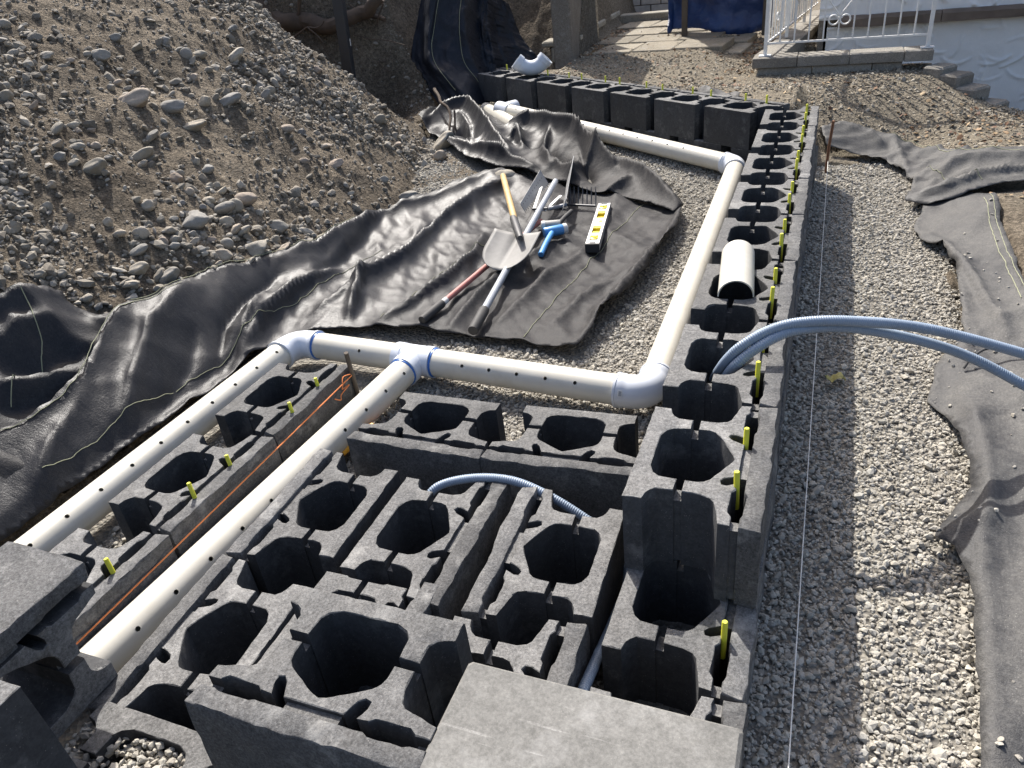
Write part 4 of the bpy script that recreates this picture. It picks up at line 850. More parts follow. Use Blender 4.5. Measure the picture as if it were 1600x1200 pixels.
gC = 'cobbles scattered over the dirt bank'; LC = 'rounded grey or tan river cobble half buried among others on the dirt bank'
LIST = [(-2.683,1.509,-0.027,0.151,0.124),(-3.343,2.018,0.456,0.184,0.116),(-3.672,2.209,0.68,0.119,0.102),(-3.279,2.203,0.402,0.149,0.099),(-2.484,1.637,-0.184,0.159,0.089),(-3.043,1.379,0.254,0.138,0.09),(-3.203,2.574,0.309,0.14,0.094),(-3.099,1.716,0.278,0.155,0.075),(-3.172,2.195,0.316,0.149,0.068),(-2.542,1.913,-0.155,0.135,0.081),(-2.711,1.747,-0.018,0.12,0.062),(-2.722,1.92,-0.021,0.142,0.074),(-2.588,1.654,-0.106,0.096,0.057),(-2.512,1.444,-0.147,0.107,0.076),(-2.55,1.136,-0.102,0.108,0.07),(-2.63,1.064,-0.039,0.1,0.069),(-2.409,2.077,-0.268,0.109,0.073),(-2.709,2.768,-0.104,0.127,0.076),(-2.642,1.671,-0.064,0.079,0.097),(-2.736,1.232,0.036,0.076,0.072),(-2.924,1.945,0.137,0.089,0.076),(-3.161,1.881,0.317,0.101,0.056),(-3.714,1.911,0.703,0.104,0.059),(-3.501,3.085,0.528,0.149,0.099),(-3.845,1.994,0.783,0.084,0.071),(-3.292,1.465,0.438,0.09,0.051),(-3.435,1.507,0.541,0.096,0.059),(-3.506,1.444,0.592,0.097,0.07),(-3.684,2.709,0.668,0.106,0.065),(-2.825,1.409,0.091,0.087,0.075),(-2.698,1.821,-0.031,0.082,0.082),(-2.567,1.688,-0.128,0.103,0.059),(-2.501,1.735,-0.18,0.081,0.055),(-2.494,1.807,-0.191,0.066,0.073),(-2.431,1.757,-0.233,0.12,0.055),(-2.565,1.543,-0.116,0.085,0.065),(-2.691,1.154,0.003,0.089,0.052),(-2.765,1.156,0.056,0.073,0.052),(-2.655,1.266,-0.027,0.056,0.065),(-2.591,0.97,-0.073,0.079,0.05),(-2.562,0.931,-0.094,0.056,0.039),(-2.474,1.365,-0.177,0.055,0.05),(-2.876,1.398,0.129,0.07,0.051),(-2.839,1.176,0.117,0.055,0.053),(-3.013,1.056,0.25,0.06,0.053),(-3.197,1.364,0.375,0.064,0.045),(-3.162,1.434,0.341,0.075,0.044),(-3.246,1.489,0.404,0.046,0.049),(-3.286,1.575,0.426,0.045,0.037),(-3.325,1.58,0.46,0.07,0.04),(-3.291,1.652,0.429,0.053,0.038),(-3.59,1.526,0.638,0.057,0.052),(-2.954,2.715,0.099,0.097,0.072),(-2.84,2.902,-0.006,0.088,0.049),(-3.267,3.025,0.337,0.099,0.069),(-3.205,2.907,0.291,0.1,0.074),(-3.544,2.71,0.574,0.071,0.081),(-3.791,2.454,0.744,0.092,0.068),(-3.346,3.709,0.3,0.088,0.066),(-2.872,3.482,-0.057,0.082,0.046),(-2.823,3.387,-0.079,0.084,0.053),(-2.666,2.273,-0.088,0.075,0.069),(-3.021,3.371,0.09,0.052,0.045),(-3.247,2.428,0.352,0.083,0.062),(-3.255,2.529,0.354,0.06,0.048),(-3.703,2.508,0.686,0.084,0.048),(-3.418,2.577,0.48,0.073,0.049),(-2.977,1.936,0.178,0.062,0.049),(-2.935,1.732,0.151,0.08,0.06),(-2.871,1.682,0.11,0.067,0.046),(-2.827,1.68,0.077,0.059,0.051),(-3.49,2.035,0.562,0.063,0.041),(-3.468,2.121,0.542,0.067,0.039),(-3.53,2.12,0.584,0.067,0.047),(-3.624,1.901,0.645,0.056,0.045),(-3.632,1.979,0.654,0.06,0.041),(-3.632,1.8,0.654,0.06,0.047),(-3.783,1.781,0.748,0.065,0.044),(-4.001,1.963,0.882,0.076,0.06),(-3.613,2.247,0.638,0.051,0.04),(-3.594,2.299,0.626,0.058,0.049),(-3.408,2.212,0.503,0.071,0.048),(-3.464,2.211,0.539,0.062,0.043),(-3.56,2.444,0.589,0.065,0.05),(-3.392,2.342,0.476,0.052,0.035),(-3.681,3.343,0.654,0.079,0.045),(-3.644,3.478,0.601,0.071,0.042),(-3.428,2.727,0.48,0.059,0.041),(-3.608,2.724,0.618,0.087,0.047),(-3.552,2.826,0.579,0.095,0.054),(-3.155,1.954,0.309,0.054,0.035),(-2.958,1.785,0.169,0.052,0.044),(-2.842,1.841,0.079,0.053,0.064),(-2.827,1.875,0.061,0.053,0.059),(-2.777,1.851,0.029,0.069,0.061),(-2.774,1.736,0.027,0.07,0.057),(-2.636,1.425,-0.051,0.056,0.049),(-2.658,1.387,-0.037,0.051,0.048),(-2.623,1.289,-0.053,0.071,0.059),(-2.598,1.386,-0.079,0.063,0.046),(-2.544,1.359,-0.117,0.06,0.062),(-2.58,1.332,-0.095,0.052,0.043),(-2.601,1.496,-0.085,0.054,0.042),(-2.754,1.39,0.035,0.046,0.048),(-2.73,1.442,0.019,0.046,0.041),(-2.76,1.317,0.043,0.052,0.057),(-2.639,1.805,-0.076,0.058,0.045),(-2.578,1.789,-0.123,0.076,0.053),(-2.631,0.784,-0.035,0.062,0.042),(-2.682,0.938,-0,0.039,0.03),(-2.664,0.965,-0.011,0.043,0.03),(-2.785,0.738,0.078,0.068,0.051),(-3.064,1.159,0.285,0.052,0.045),(-3.18,1.549,0.353,0.055,0.045),(-3.144,1.314,0.341,0.075,0.047),(-3.093,1.335,0.3,0.064,0.035),(-3.075,1.505,0.273,0.054,0.039),(-3.03,1.64,0.232,0.076,0.051),(-2.786,2.58,-0.025,0.067,0.046),(-2.798,2.351,0.005,0.059,0.035),(-2.713,2.501,-0.078,0.07,0.045),(-2.456,1.671,-0.21,0.077,0.044),(-2.552,3.047,-0.255,0.077,0.057),(-2.402,2.83,-0.375,0.081,0.055),(-2.38,2.515,-0.343,0.067,0.067),(-2.382,2.243,-0.307,0.052,0.043),(-2.745,3.126,-0.101,0.067,0.044),(-2.739,3.614,-0.2,0.073,0.048)]
names = {0: 'biggest round pinkish brown cobble low on the bank above the sheet', 1: 'broad brown boulder half buried high in the middle of the bank', 2: 'oval grey boulder near the upper left of the bank', 4: 'long flat grey slab stone just above the sheet edge', 5: 'long brown boulder buried at the left middle of the bank', 7: 'angular elongated grey stone in the middle of the bank', 23: 'flat pale slab stone near the ridge of the bank'}
for i, (x, y, z, w, h) in enumerate(LIST):
    cobble(x, y, w, names.get(i) or zone(x, y, w), None if i in names else gC, h * 0.9, yaw=rad(20) + random.uniform(-0.4, 0.4))
for (u, lab, w, h) in (((-2.60, 4.05), 'largest long tan boulder at the right foot of the bank beside the rumpled sheet', 0.21, 0.11), ((-2.50, 3.78), 'grey stone just right of the long tan boulder', 0.10, 0.09), ((-2.40, 3.05), 'tan stone at the foot of the bank above the main sheet hem', 0.13, 0.09)):
    cobble(u[0], u[1], w, lab, None, h, zoff=0.02)
k_ = 0
while k_ < 150:
    x, y = random.uniform(-4.7, -2.15), random.uniform(0.0, 4.6); dx = float(toe_x(y)) - x
    if dx < 0.0 or any(inpoly(np.array([x]), np.array([y]), P)[0] for P in SHEETS[:4]): continue
    if random.random() > np.clip(0.35 + float(fbm(x * 1.3, y * 1.3, 31, 3)) * 1.6, 0.08, 1): continue
    w = min(0.11, random.lognormvariate(math.log(0.048), 0.3))
    if any((x - a) ** 2 + (y - b) ** 2 < (0.42 * (w + c)) ** 2 for a, b, c in placed): continue
    cobble(x, y, w, zone(x, y, w), gC); k_ += 1
o = link('cobble', CM[4], None); p = [(-1.82,3.331)][0]; o.location = (p[0], p[1], G + 0.10); o.scale = (0.16, 0.15, 0.16); tag(o, 'dark grey stone weighing down the sheet beside the wooden shovel handle', 'stone')
o = link('cobble', CM[7], None); p = [(-1.698,3.253)][0]; o.location = (p[0], p[1], G + 0.075); o.scale = (0.085, 0.08, 0.09); tag(o, 'small brown stone on the sheet right of the wooden handle', 'stone')
for u, v, w in ((758, 108), (0, 0), (0, 0))[:0]: pass
x, y = -2.45, 5.95; o = cobble(x, y, 0.14, 'grey stone stuck in the dirt right of the hanging sheet', None, 0.11)

# ================================================================ roots and sticks on the bank
def root(P, r0, r1, label, cat='root', wob=0.03):
    Q = spline(P, 0.03); m = len(Q); w = np.stack([fbm(np.arange(m) * 0.16, np.zeros(m) + i * 9 + len(P), 600 + i, 3) for i in range(3)], -1) * wob
    solo('root', MB().tube(Q + w, np.linspace(r0, r1, m), 9), M_ROOT, label, cat)
RT = [(-4.765,5.05,0.721),(-4.533,5.05,0.575),(-4.242,5.05,0.515),(-3.952,5.05,0.476),(-3.733,5.05,0.572),(-3.452,5.05,0.699)]
root(RT, 0.085, 0.05, 'thick dark tree root lying across the top of the bank behind the post', wob=0.08)
root([(-4.235,5,0.763),(-4.369,5,0.545),(-4.463,5,0.42),(-4.549,5,0.237)], 0.018, 0.012, 'upright thin root left of the black post')
root([(-4.598,4.9,0.257),(-4.251,4.9,0.485),(-4.044,4.9,0.512),(-3.988,4.9,0.549)], 0.012, 0.006, 'crooked pale twig below the thick root')
root([(-4.157,4.85,0.506),(-4.04,4.85,0.408),(-3.995,4.85,0.287),(-3.906,4.85,0.179),(-3.818,4.85,0.138)], 0.007, 0.003, 'thin pale rootlet hanging in front of the hollow')
root([(-3.825,5.1,0.633),(-3.759,5.1,0.588),(-3.684,5.1,0.498)], 0.008, 0.004, 'short pale twig right of the black post')
root([(-3.555,5.2,0.612),(-3.607,5.2,0.52),(-3.644,5.2,0.446)], 0.008, 0.005, 'hanging pale rootlet over the dark hollow')
root([(-3.778,5,0.401),(-3.561,5,0.368),(-3.312,5,0.303)], 0.005, 0.004, 'long thin rootlet reaching from the post toward the hanging sheet')
root([(-5.006,5.2,0.775),(-4.713,5.2,0.789),(-4.204,5.2,0.638),(-3.581,5.2,0.493)], 0.05, 0.02, 'second root along the top of the dug bank')
root([(-2.95, 4.7, -0.02), (-2.83, 4.55, -0.06), (-2.72, 4.45, -0.14), (-2.66, 4.3, -0.28), (-2.6, 4.2, -0.36)], 0.014, 0.008, 'knotty brown stick leaning at the foot of the bank')
root([(-2.64, 4.42, -0.13), (-2.6, 4.35, -0.24), (-2.56, 4.26, -0.36)], 0.009, 0.006, 'short stick beside the rumpled sheet')
gt = 'roots hanging from the dark undercut'
for k in range(16):
    x0 = random.uniform(-5.1, -3.2); y0 = random.uniform(5.1, 5.6); z0 = float(terrain(x0, y0)) + 0.03
    P = [(x0, y0, z0), (x0 + random.uniform(-.1, .15), y0 - random.uniform(0.02, .1), z0 - random.uniform(-0.03, .06)), (x0 + random.uniform(-.15, .3), y0 - random.uniform(.05, .2), z0 - random.uniform(.05, .22))]
    Q = spline(P, 0.03); tag(solo('rootlet', MB().tube(Q, np.linspace(0.006, 0.002, len(Q)), 6), M_ROOT, 'thin dry rootlet hanging from the dark undercut of the bank', 'root', gt))

# ================================================================ fence post, stakes, strings
a, b = np.array([(-3.61,4.62,0.978)][0]), np.array([(-3.687,4.62,-0.099)][0])
fp = empty('fence_post', b, 'black square steel post rising from behind the dirt ridge', 'post')
mb = MB(); t = (a - b); L = np.linalg.norm(t); R_ = Vector(t).to_track_quat('Z', 'Y').to_matrix().to_4x4(); R_.translation = Vector(b)
mb.bbox(-0.042, 0.042, -0.042, 0.042, -0.15, L, 0.004, R_ @ Matrix.Rotation(0.25, 4, 'Z')); part('post_tube', mb, M_POST, fp, sm=False)
R2 = R_ @ Matrix.Rotation(0.25, 4, 'Z'); mb = MB(); mb.box(0.008, 0.026, -0.0435, -0.0415, L * 0.435, L * 0.485, R2); part('sticker', mb, M_WHITEPAINT, fp, sm=False)
solo('string_stake', MB().tube([(0.117, 3.752, G - 0.1), (0.122, 3.752, -0.25), (0.131, 3.75, -0.11)], 0.0085, 8), M_RUST, 'rusty steel stake holding the white string at the far end of the gravel strip', 'stake')
solo('guide_string', MB().tube([(0.1245, 3.747, -0.345), (0.146, -0.25, -0.365), (0.149, -0.8, -0.368)], 0.0015, 6), M_STRING, 'taut white guide string along the gravel strip beside the right wall', 'string')
solo('string_stake', MB().tube([(-1.437, 0.80, G - 0.1), (-1.432, 0.79, -0.3), (-1.425, 0.775, -0.168)], 0.0085, 8), M_OLDWOOD, 'short wooden stake tied with orange string beside the tee fitting', 'stake')
so = empty('guide_string', (-1.43, 0.2, -0.29), 'orange guide string stretched along the left row of blocks', 'string')
part('line', MB().tube([(-1.428, 0.785, -0.265), (-1.438, 0.2, -0.272), (-1.452, -0.52, -0.28)], 0.0022, 6), M_ORANGE, so)
kn = [(-1.43, 0.785, -0.262), (-1.437, 0.74, -0.25), (-1.428, 0.715, -0.268), (-1.438, 0.72, -0.29), (-1.425, 0.75, -0.285), (-1.433, 0.70, -0.30), (-1.42, 0.675, -0.305), (-1.43, 0.655, -0.29)]
part('knot', MB().tube(spline(kn, 0.006), 0.002, 6), M_ORANGE, so)
tp = empty('plastic_marker', (-1.285, 0.60, G), 'orange yellow plastic tool half hidden under the middle pipe', 'tool')
part('grip', MB().tube(spline([(-1.30, 0.46, G + 0.055), (-1.285, 0.53, G + 0.06), (-1.265, 0.60, G + 0.062)], 0.01), 0.012, 10), M_YTAPE, tp)
part('knob', MB().tube([(-1.262, 0.60, G + 0.05), (-1.262, 0.60, G + 0.062), (-1.262, 0.60, G + 0.075), (-1.262, 0.60, G + 0.084)], [0.024, 0.026, 0.016, 0.008], 12), M_YTAPE, tp)
part('cord', MB().tube(spline([(-1.25, 0.56, G + 0.03), (-1.235, 0.63, G + 0.04), (-1.22, 0.70, G + 0.03), (-1.235, 0.74, G + 0.03)], 0.01), 0.003, 6), plain('red_cord', (0.6, 0.05, 0.03), 0.6), tp)
cab = [(0.6,1.345),(0.624,1.376),(0.67,1.417),(0.732,1.42),(0.848,1.391)]
solo('black_cable', MB().tube(spline([(p[0], p[1], float(fr(np.array([p[0]]), np.array([p[1]]))[0]) + z) for p, z in zip(cab, (0.012, 0.035, 0.045, 0.035, 0.02))], 0.01), 0.0042, 8), M_RUBBER, 'thin black cable curving over the grey right sheet under the conduits', 'cable')
p = [(0.208,1.264)][0]; mb = MB(); Vl = []; 
for i, s_ in enumerate(np.linspace(-1, 1, 9)):
    wv = 0.022 * (1 - s_ * s_) ** 0.7 * (1 + 0.35 * math.sin(i * 2.5)); 
    for j in (-1, 0, 1): Vl.append((p[0] + s_ * 0.034, p[1] + j * wv + 0.006 * math.sin(s_ * 3), G + 0.032 + 0.008 * abs(j) + 0.006 * math.sin(s_ * 4)))
mb.add(Vl, [(i * 3 + j, i * 3 + j + 1, i * 3 + j + 4, i * 3 + j + 3) for i in range(8) for j in range(2)]); lf = solo('leaf', mb, M_LEAF, 'single yellow green dry leaf on the shaded gravel strip', 'leaf'); md = lf.modifiers.new('thickness', 'SOLIDIFY'); md.thickness = 0.0006
# small stones lying on the right sheet
x = []; y = []
for u, v in [(0.565,1.415),(0.575,1.382),(0.598,1.523),(0.556,1.269),(0.509,1.182),(0.7,1.295),(0.714,1.256),(0.721,1.208),(0.59,1.339),(0.77,2.215),(0.856,2.86),(0.847,2.727),(0.829,2.421),(0.726,2.571),(0.515,1.208),(0.725,1.301)]: x.append(u); y.append(v)
x = np.array(x + list(rng.uniform(0.62, 1.0, 60)) + list(rng.uniform(0.40, 0.62, 80))); y = np.array(y + list(rng.uniform(0.2, 2.4, 60)) + list(rng.uniform(-0.5, 2.6, 80))); m = inpoly(x, y, SHEET_RIGHT); x, y = x[m], y[m]; s = rng.uniform(0.006, 0.017, len(x))
Va, Fa = stones(np.stack([x, y, fr(x, y) + s * 0.25], -1), s, ANG1); bigmesh('stray_gravel', Va, Fa, M_GRAVEL, 'stuff')

# ================================================================ tools on the sheet
zt = lambda x, y: float(fm(np.array([x]), np.array([y]))[0])
def onsheet(P, up): return [np.array([p[0], p[1], zt(p[0], p[1]) + u]) for p, u in zip(P, up)]
TP = [(-1.878,3.433,-0.33),(-1.42,2.463,-0.33),(-1.345,2.317,-0.33),(-1.317,2.413,-0.33),(-1.096,1.904,-0.33)]
# shovel: wooden handle, socket, dished blade facing up
h0 = np.array([(-1.773,3.195,-0.27)][0]); h1 = np.array([(-1.314,2.211,-0.22)][0]); h2 = np.array([(-1.213,2.005,-0.205)][0])
sh = empty('shovel', h1, 'round point shovel with pale wooden handle and broad grey blade turned to the viewer', 'shovel')
part('handle', MB().tube([h0 - (h1 - h0) * 0.02, h0, h0 + (h1 - h0) * 0.5, h1], [0.012, 0.0185, 0.0185, 0.017], 14), M_WOOD, sh)
part('socket', MB().tube([h1 - (h2 - h1) * 0.6, h1, h2 - (h2 - h1) * 0.3, h2], [0.0205, 0.021, 0.019, 0.013], 14), M_DARKSTEEL, sh)
top_l, top_r = np.array([(-1.379,2.104,-0.215),(-1.129,2.08,-0.215)]); tip = np.array([(-1.158,1.84,-0.315)][0])
ue = (top_r - top_l); W_ = np.linalg.norm(ue); ue /= W_; mid_ = (top_l + top_r) / 2; ve2 = tip - mid_; ve2 = ve2 - ue * (ve2 @ ue); Lb = np.linalg.norm(ve2); ve2 /= Lb; ne = np.cross(ue, ve2); ne = ne if ne[2] > 0 else -ne
V = []; nu, nv = 17, 15
for j in range(nv):
    t = j / (nv - 1); half = W_ / 2 * (1.0 if t < 0.45 else math.sqrt(max(0.0, 1 - ((t - 0.45) / 0.56) ** 2.2)))
    for i in range(nu):
        s_ = -1 + 2 * i / (nu - 1); notch = -0.018 * max(0, 1 - abs(s_) / 0.22) * (1 if t < 0.12 else 0)
        V.append(mid_ + ue * s_ * half + ve2 * (t * Lb - notch) + ne * (0.022 * s_ * s_ * (half / (W_ / 2)) - 0.016 * math.exp(-(s_ / 0.16) ** 2) * (1 - t) + 0.01 * t * t))
mb = MB(); mb.add(V, [(j * nu + i, j * nu + i + 1, (j + 1) * nu + i + 1, (j + 1) * nu + i) for j in range(nv - 1) for i in range(nu - 1)])
bo = part('blade', mb, M_STEEL, sh, ang=60); md = bo.modifiers.new('thickness', 'SOLIDIFY'); md.thickness = 0.0025; md.offset = 0
# long handled tools running under the shovel toward the viewer
def longtool(name, A, B, r, mat, ga, label, parts_=(), grip=0.19, collar=None):
    A, B = np.array(A), np.array(B); t = (B - A) / np.linalg.norm(B - A); o = empty(name, (A + B) / 2, label, 'hand tool')
    part('shaft', MB().tube([A, B], r, 14), mat, o)
    part('grip', MB().tube([B - t * 0.004, B, B + t * 0.012, B + t * grip, B + t * (grip + 0.012), B + t * (grip + 0.014)], [r, r * 1.3, r * 1.42, r * 1.42, r * 1.3, r * 0.5], 16), ga, o)
    if collar is not None: part('collar', MB().tube([B - t * collar, B - t * 0.002], r * 1.08, 14), M_WHITERUB, o)
    return o, t
g1 = [(-1.37,3.03,-0.25)][0]; g2 = [(-1.202,1.486,-0.33)][0]
gt_, t_ = longtool('block_lifter', g1, g2, 0.0165, M_GREYTUBE, M_RUBBER, 'long grey tubular block lifter with two toothed jaw plates and a black grip', grip=0.165)
r1 = [(-1.306,2.552,-0.32)][0]; r2 = [(-1.426,1.529,-0.335)][0]
longtool('rake', r1, r2, 0.014, M_REDTUBE, M_RUBBER, 'faded red handled rake with black grip nearest the viewer', grip=0.155, collar=0.035)
# jaws: two perforated folded plates with saw teeth along one edge
def jaw(P0, P1, hgt, lean, name):
    P0, P1 = np.array(P0), np.array(P1); t = P1 - P0; L = np.linalg.norm(t); t /= L; up = np.array([0, 0, 1.0]); sd_ = np.cross(t, up); sd_ /= np.linalg.norm(sd_); up2 = up * math.cos(lean) + sd_ * math.sin(lean); nn = np.cross(t, up2)
    mb = MB(); th = 0.003; k = 16
    edge = [(0.0, hgt * 0.55), (L, hgt)]; low = []
    for i in range(k): low += [(L * i / k, -0.002), (L * (i + 0.5) / k, 0.016)]
    poly = [(0, hgt * 0.55), ] + low + [(L, 0.0), (L, hgt)]
    V2, F2, _ = cdt(poly); m = len(V2); V = [P0 + t * a + up2 * b + nn * th / 2 for a, b in V2] + [P0 + t * a + up2 * b - nn * th / 2 for a, b in V2]
    F = list(F2) + [tuple(i + m for i in reversed(f)) for f in F2]
    n_ = len(poly); F += [(i, (i + 1) % n_, m + (i + 1) % n_, m + i) for i in range(n_)] if m == n_ else []
    mb.add(V, F); o = part('jaw_plate', mb, M_GALV, gt_, sm=False)
    mh = MB()
    for i in range(11):
        for s_ in (1, -1):
            c = P0 + t * L * (i + 0.8) / 12 + up2 * hgt * (0.42 + 0.02 * i) + nn * s_ * (th / 2 + 0.0006); a = np.linspace(0, 2 * math.pi, 9)[:-1]
            mh.add([c + 0.0045 * (math.cos(q) * t + math.sin(q) * up2) for q in a], [tuple(range(8))])
    part('slots', mh, M_DARKSTEEL, o, sm=False)
jaw([(-1.452,2.706,-0.33)][0], [(-1.453,3.145,-0.31)][0], 0.105, -0.5, 'l'); jaw([(-1.241,2.738,-0.33)][0], [(-1.386,3.314,-0.31)][0], 0.135, 0.35, 'r')
for A, B in (([(-1.385,2.666,-0.3)][0], [(-1.467,3.045,-0.29)][0]), ([(-1.318,2.649,-0.3)][0], [(-1.284,2.853,-0.28)][0])): 
    A, B = np.array(A), np.array(B); q = Vector(B - A).to_track_quat('Y', 'Z').to_matrix().to_4x4(); q.translation = Vector(A); mb = MB(); mb.bbox(-0.008, 0.008, 0, float(np.linalg.norm(B - A)), -0.003, 0.003, 0.001, q); part('link_bar', mb, M_ALU, gt_, sm=False)
q0 = np.array([(-1.332,2.629,-0.275)][0]); part('bolt', MB().tube([q0 + (-0.05, 0.01, -0.01), q0 + (0.045, -0.005, 0.0)], 0.007, 8), M_DARKSTEEL, gt_)
# garden rake head
ra = np.array([(-1.259,2.878,-0.36)][0]); rb = np.array([(-1.083,2.864,-0.36)][0]); rk = empty('garden_fork', (ra + rb) / 2, 'black steel rake head with a row of straight tines left of the level', 'rake')
part('bar', MB().tube([ra + (0, 0, 0.02), rb + (0, 0, 0.02)], 0.007, 8), M_DARKSTEEL, rk)
ru = np.array([(-1.316,3.142,-0.36)][0]) - ra; ru = ru / np.linalg.norm(ru)
for i in range(7):
    c = ra + (rb - ra) * (0.1 + 0.15 * i) + (0, 0, 0.02); part('tine', MB().tube([c, c + ru * 0.06 + (0, 0, 0.055), c + ru * 0.075 + (0, 0, 0.085)], [0.0042, 0.004, 0.002], 6), M_DARKSTEEL, rk)
part('neck', MB().tube([ra + (0.0, 0, 0.02), ra + (-0.07, -0.03, 0.01), ra + (-0.16, -0.10, 0.005)], [0.011, 0.013, 0.014], 10), M_GREYTUBE, rk)
# mallets
def mallet(A, B, r, H0, H1, hr, mh, mhan, label, two=None):
    A, B, H0, H1 = map(np.array, (A, B, H0, H1)); o = empty('mallet', (A + B) / 2, label, 'mallet'); t = (B - A) / np.linalg.norm(B - A); L = np.linalg.norm(B - A)
    part('head', MB().tube([A, A + t * 0.004, A + t * L * 0.45, A + t * (L - 0.004), B], [r * 0.9, r, r, r, r * 0.9], 20), mh, o)
    if two is not None: part('end_cap', MB().tube([B - t * 0.002, B + t * 0.002, B + t * 0.018, B + t * 0.021], [r * 1.01, r * 1.04, r * 1.04, r * 0.92], 20), two, o)
    part('handle', MB().tube(spline([H0, (H0 + H1) / 2 + (0, 0, 0.004), H1], 0.012), hr, 12), mhan, o); return o
mallet([(-1.176,2.501,-0.32)][0], [(-1.255,2.477,-0.32)][0], 0.027, [(-1.19,2.5,-0.32)][0], [(-1.18,2.713,-0.32)][0], 0.0125, M_MALLET, M_RUBBER, 'grey rubber mallet with pale cap and dark handle', M_WHITERUB)
mallet([(-1.228,2.374,-0.32)][0], [(-1.142,2.437,-0.32)][0], 0.027, [(-1.186,2.377,-0.32)][0], [(-1.161,2.121,-0.335)][0], 0.0145, M_BLUETOOL, M_BLUETOOL, 'bright blue dead blow mallet beside the shovel blade', M_WHITERUB)
# spirit level
l0 = np.array([(-0.927,2.226,-0.335)][0]); l1 = np.array([(-1.025,2.849,-0.335)][0]); la = l1 - l0; LL = np.linalg.norm(la); la /= LL; lz = np.array([0, 0, 1.0]); ls = np.cross(la, lz); ls /= np.linalg.norm(ls)
lv = empty('spirit_level', (l0 + l1) / 2, 'short aluminium spirit level with yellow vial windows on the black sheet', 'level')
mB = Matrix((( *ls, 0), (*la, 0), (*np.cross(ls, la), 0), (0, 0, 0, 1))).transposed(); mB.translation = Vector(l0)
wv, hv = 0.034, 0.020
def lbox(a0, a1, b0_, b1, c0_, c1): mb = MB(); mb.box(a0, a1, b0_, b1, c0_, c1, mB); return mb
wins = [(0.08, 0.17), (0.24, 0.45), (0.58, 0.79), (0.85, 0.94)]
wins = [(0.10, 0.20), (0.25, 0.42), (0.60, 0.78), (0.83, 0.93)]
mb = MB(); cuts = [0.02] + [c for w in wins for c in w] + [0.98]
for i in range(0, len(cuts), 2): mb.box(-wv * 0.62, wv * 0.62, cuts[i] * LL, cuts[i + 1] * LL, -hv, hv, mB)
part('body', mb, M_ALU, lv, sm=False)
for s_ in (-1, 1): part('rail', lbox(min(s_ * wv, s_ * wv * 0.62), max(s_ * wv, s_ * wv * 0.62), 0.02 * LL, 0.98 * LL, -hv - 0.001, hv + 0.001), M_ALU, lv, sm=False)
for c in ((0.0, 0.02), (0.98, 1.0)): part('end_cap', lbox(-wv - 0.001, wv + 0.001, c[0] * LL, c[1] * LL, -hv - 0.002, hv + 0.002), M_RUBBER, lv, sm=False)
for i, (a, b) in enumerate(wins):
    if i in (0, 3):
        mb = MB(); c = l0 + la * (a + b) / 2 * LL; zz = np.cross(ls, la); mb.tube([c - zz * hv * 0.6, c + zz * hv, c + zz * (hv + 0.002)], [0.022, 0.022, 0.019], 20); f_ = part('vial_frame', mb, M_YELLOW, lv)
        mb = MB(); mb.tube([c + zz * (hv + 0.002) - ls * 0.012, c + zz * (hv + 0.002) + ls * 0.012], 0.0055, 10); part('vial', mb, M_GREENV, f_)
    else:
        mb = MB(); mb.box(-wv * 0.6, wv * 0.6, (a + 0.002) * LL, (a + 0.075) * LL if i == 1 else (a + 0.07) * LL, -hv * 0.5, hv * 0.6, mB); mb.box(-wv * 0.6, wv * 0.6, (b - 0.062) * LL, (b - 0.002) * LL, -hv * 0.7, hv + 0.001, mB); f_ = part('vial_block', mb, M_YELLOW, lv, sm=False)
mb = MB(); mb.box(-wv * 0.5, -wv * 0.1, 0.47 * LL, 0.475 * LL, hv + 0.0003, hv + 0.0008, mB)
mb.box(-wv * 0.45, wv * 0.45, 0.03 * LL, 0.05 * LL, hv + 0.0003, hv + 0.0008, mB); mb.box(-wv * 0.45, wv * 0.45, 0.95 * LL, 0.97 * LL, hv + 0.0003, hv + 0.0008, mB); part('print', mb, M_BLACK, lv, sm=False)
part('sticker', lbox(wv * 0.02, wv * 0.55, 0.49 * LL, 0.545 * LL, hv + 0.0003, hv + 0.0012), M_GREENV, lv, sm=False)
# dark scrap behind the far wall
p = np.array((-0.62, 4.30)); mb = MB(); mb.add([(p[0] + 0.24 * a - 0.12, p[1] - 0.17 * a + 0.1 * b, -0.03 + 0.055 * math.exp(-((a - 0.3) / 0.25) ** 2) * (1 - abs(b)) + 0.012 * math.sin(a * 9 + b * 4)) for a in np.linspace(0, 1.2, 10) for b in np.linspace(-1, 1, 6)], [(i * 6 + j, i * 6 + j + 1, (i + 1) * 6 + j + 1, (i + 1) * 6 + j) for i in range(9) for j in range(5)])
sr = solo('fabric_scrap', mb, M_FABG, 'dark scrap of fabric on the gravel just beyond the far wall', 'scrap'); md = sr.modifiers.new('thickness', 'SOLIDIFY'); md.thickness = 0.003

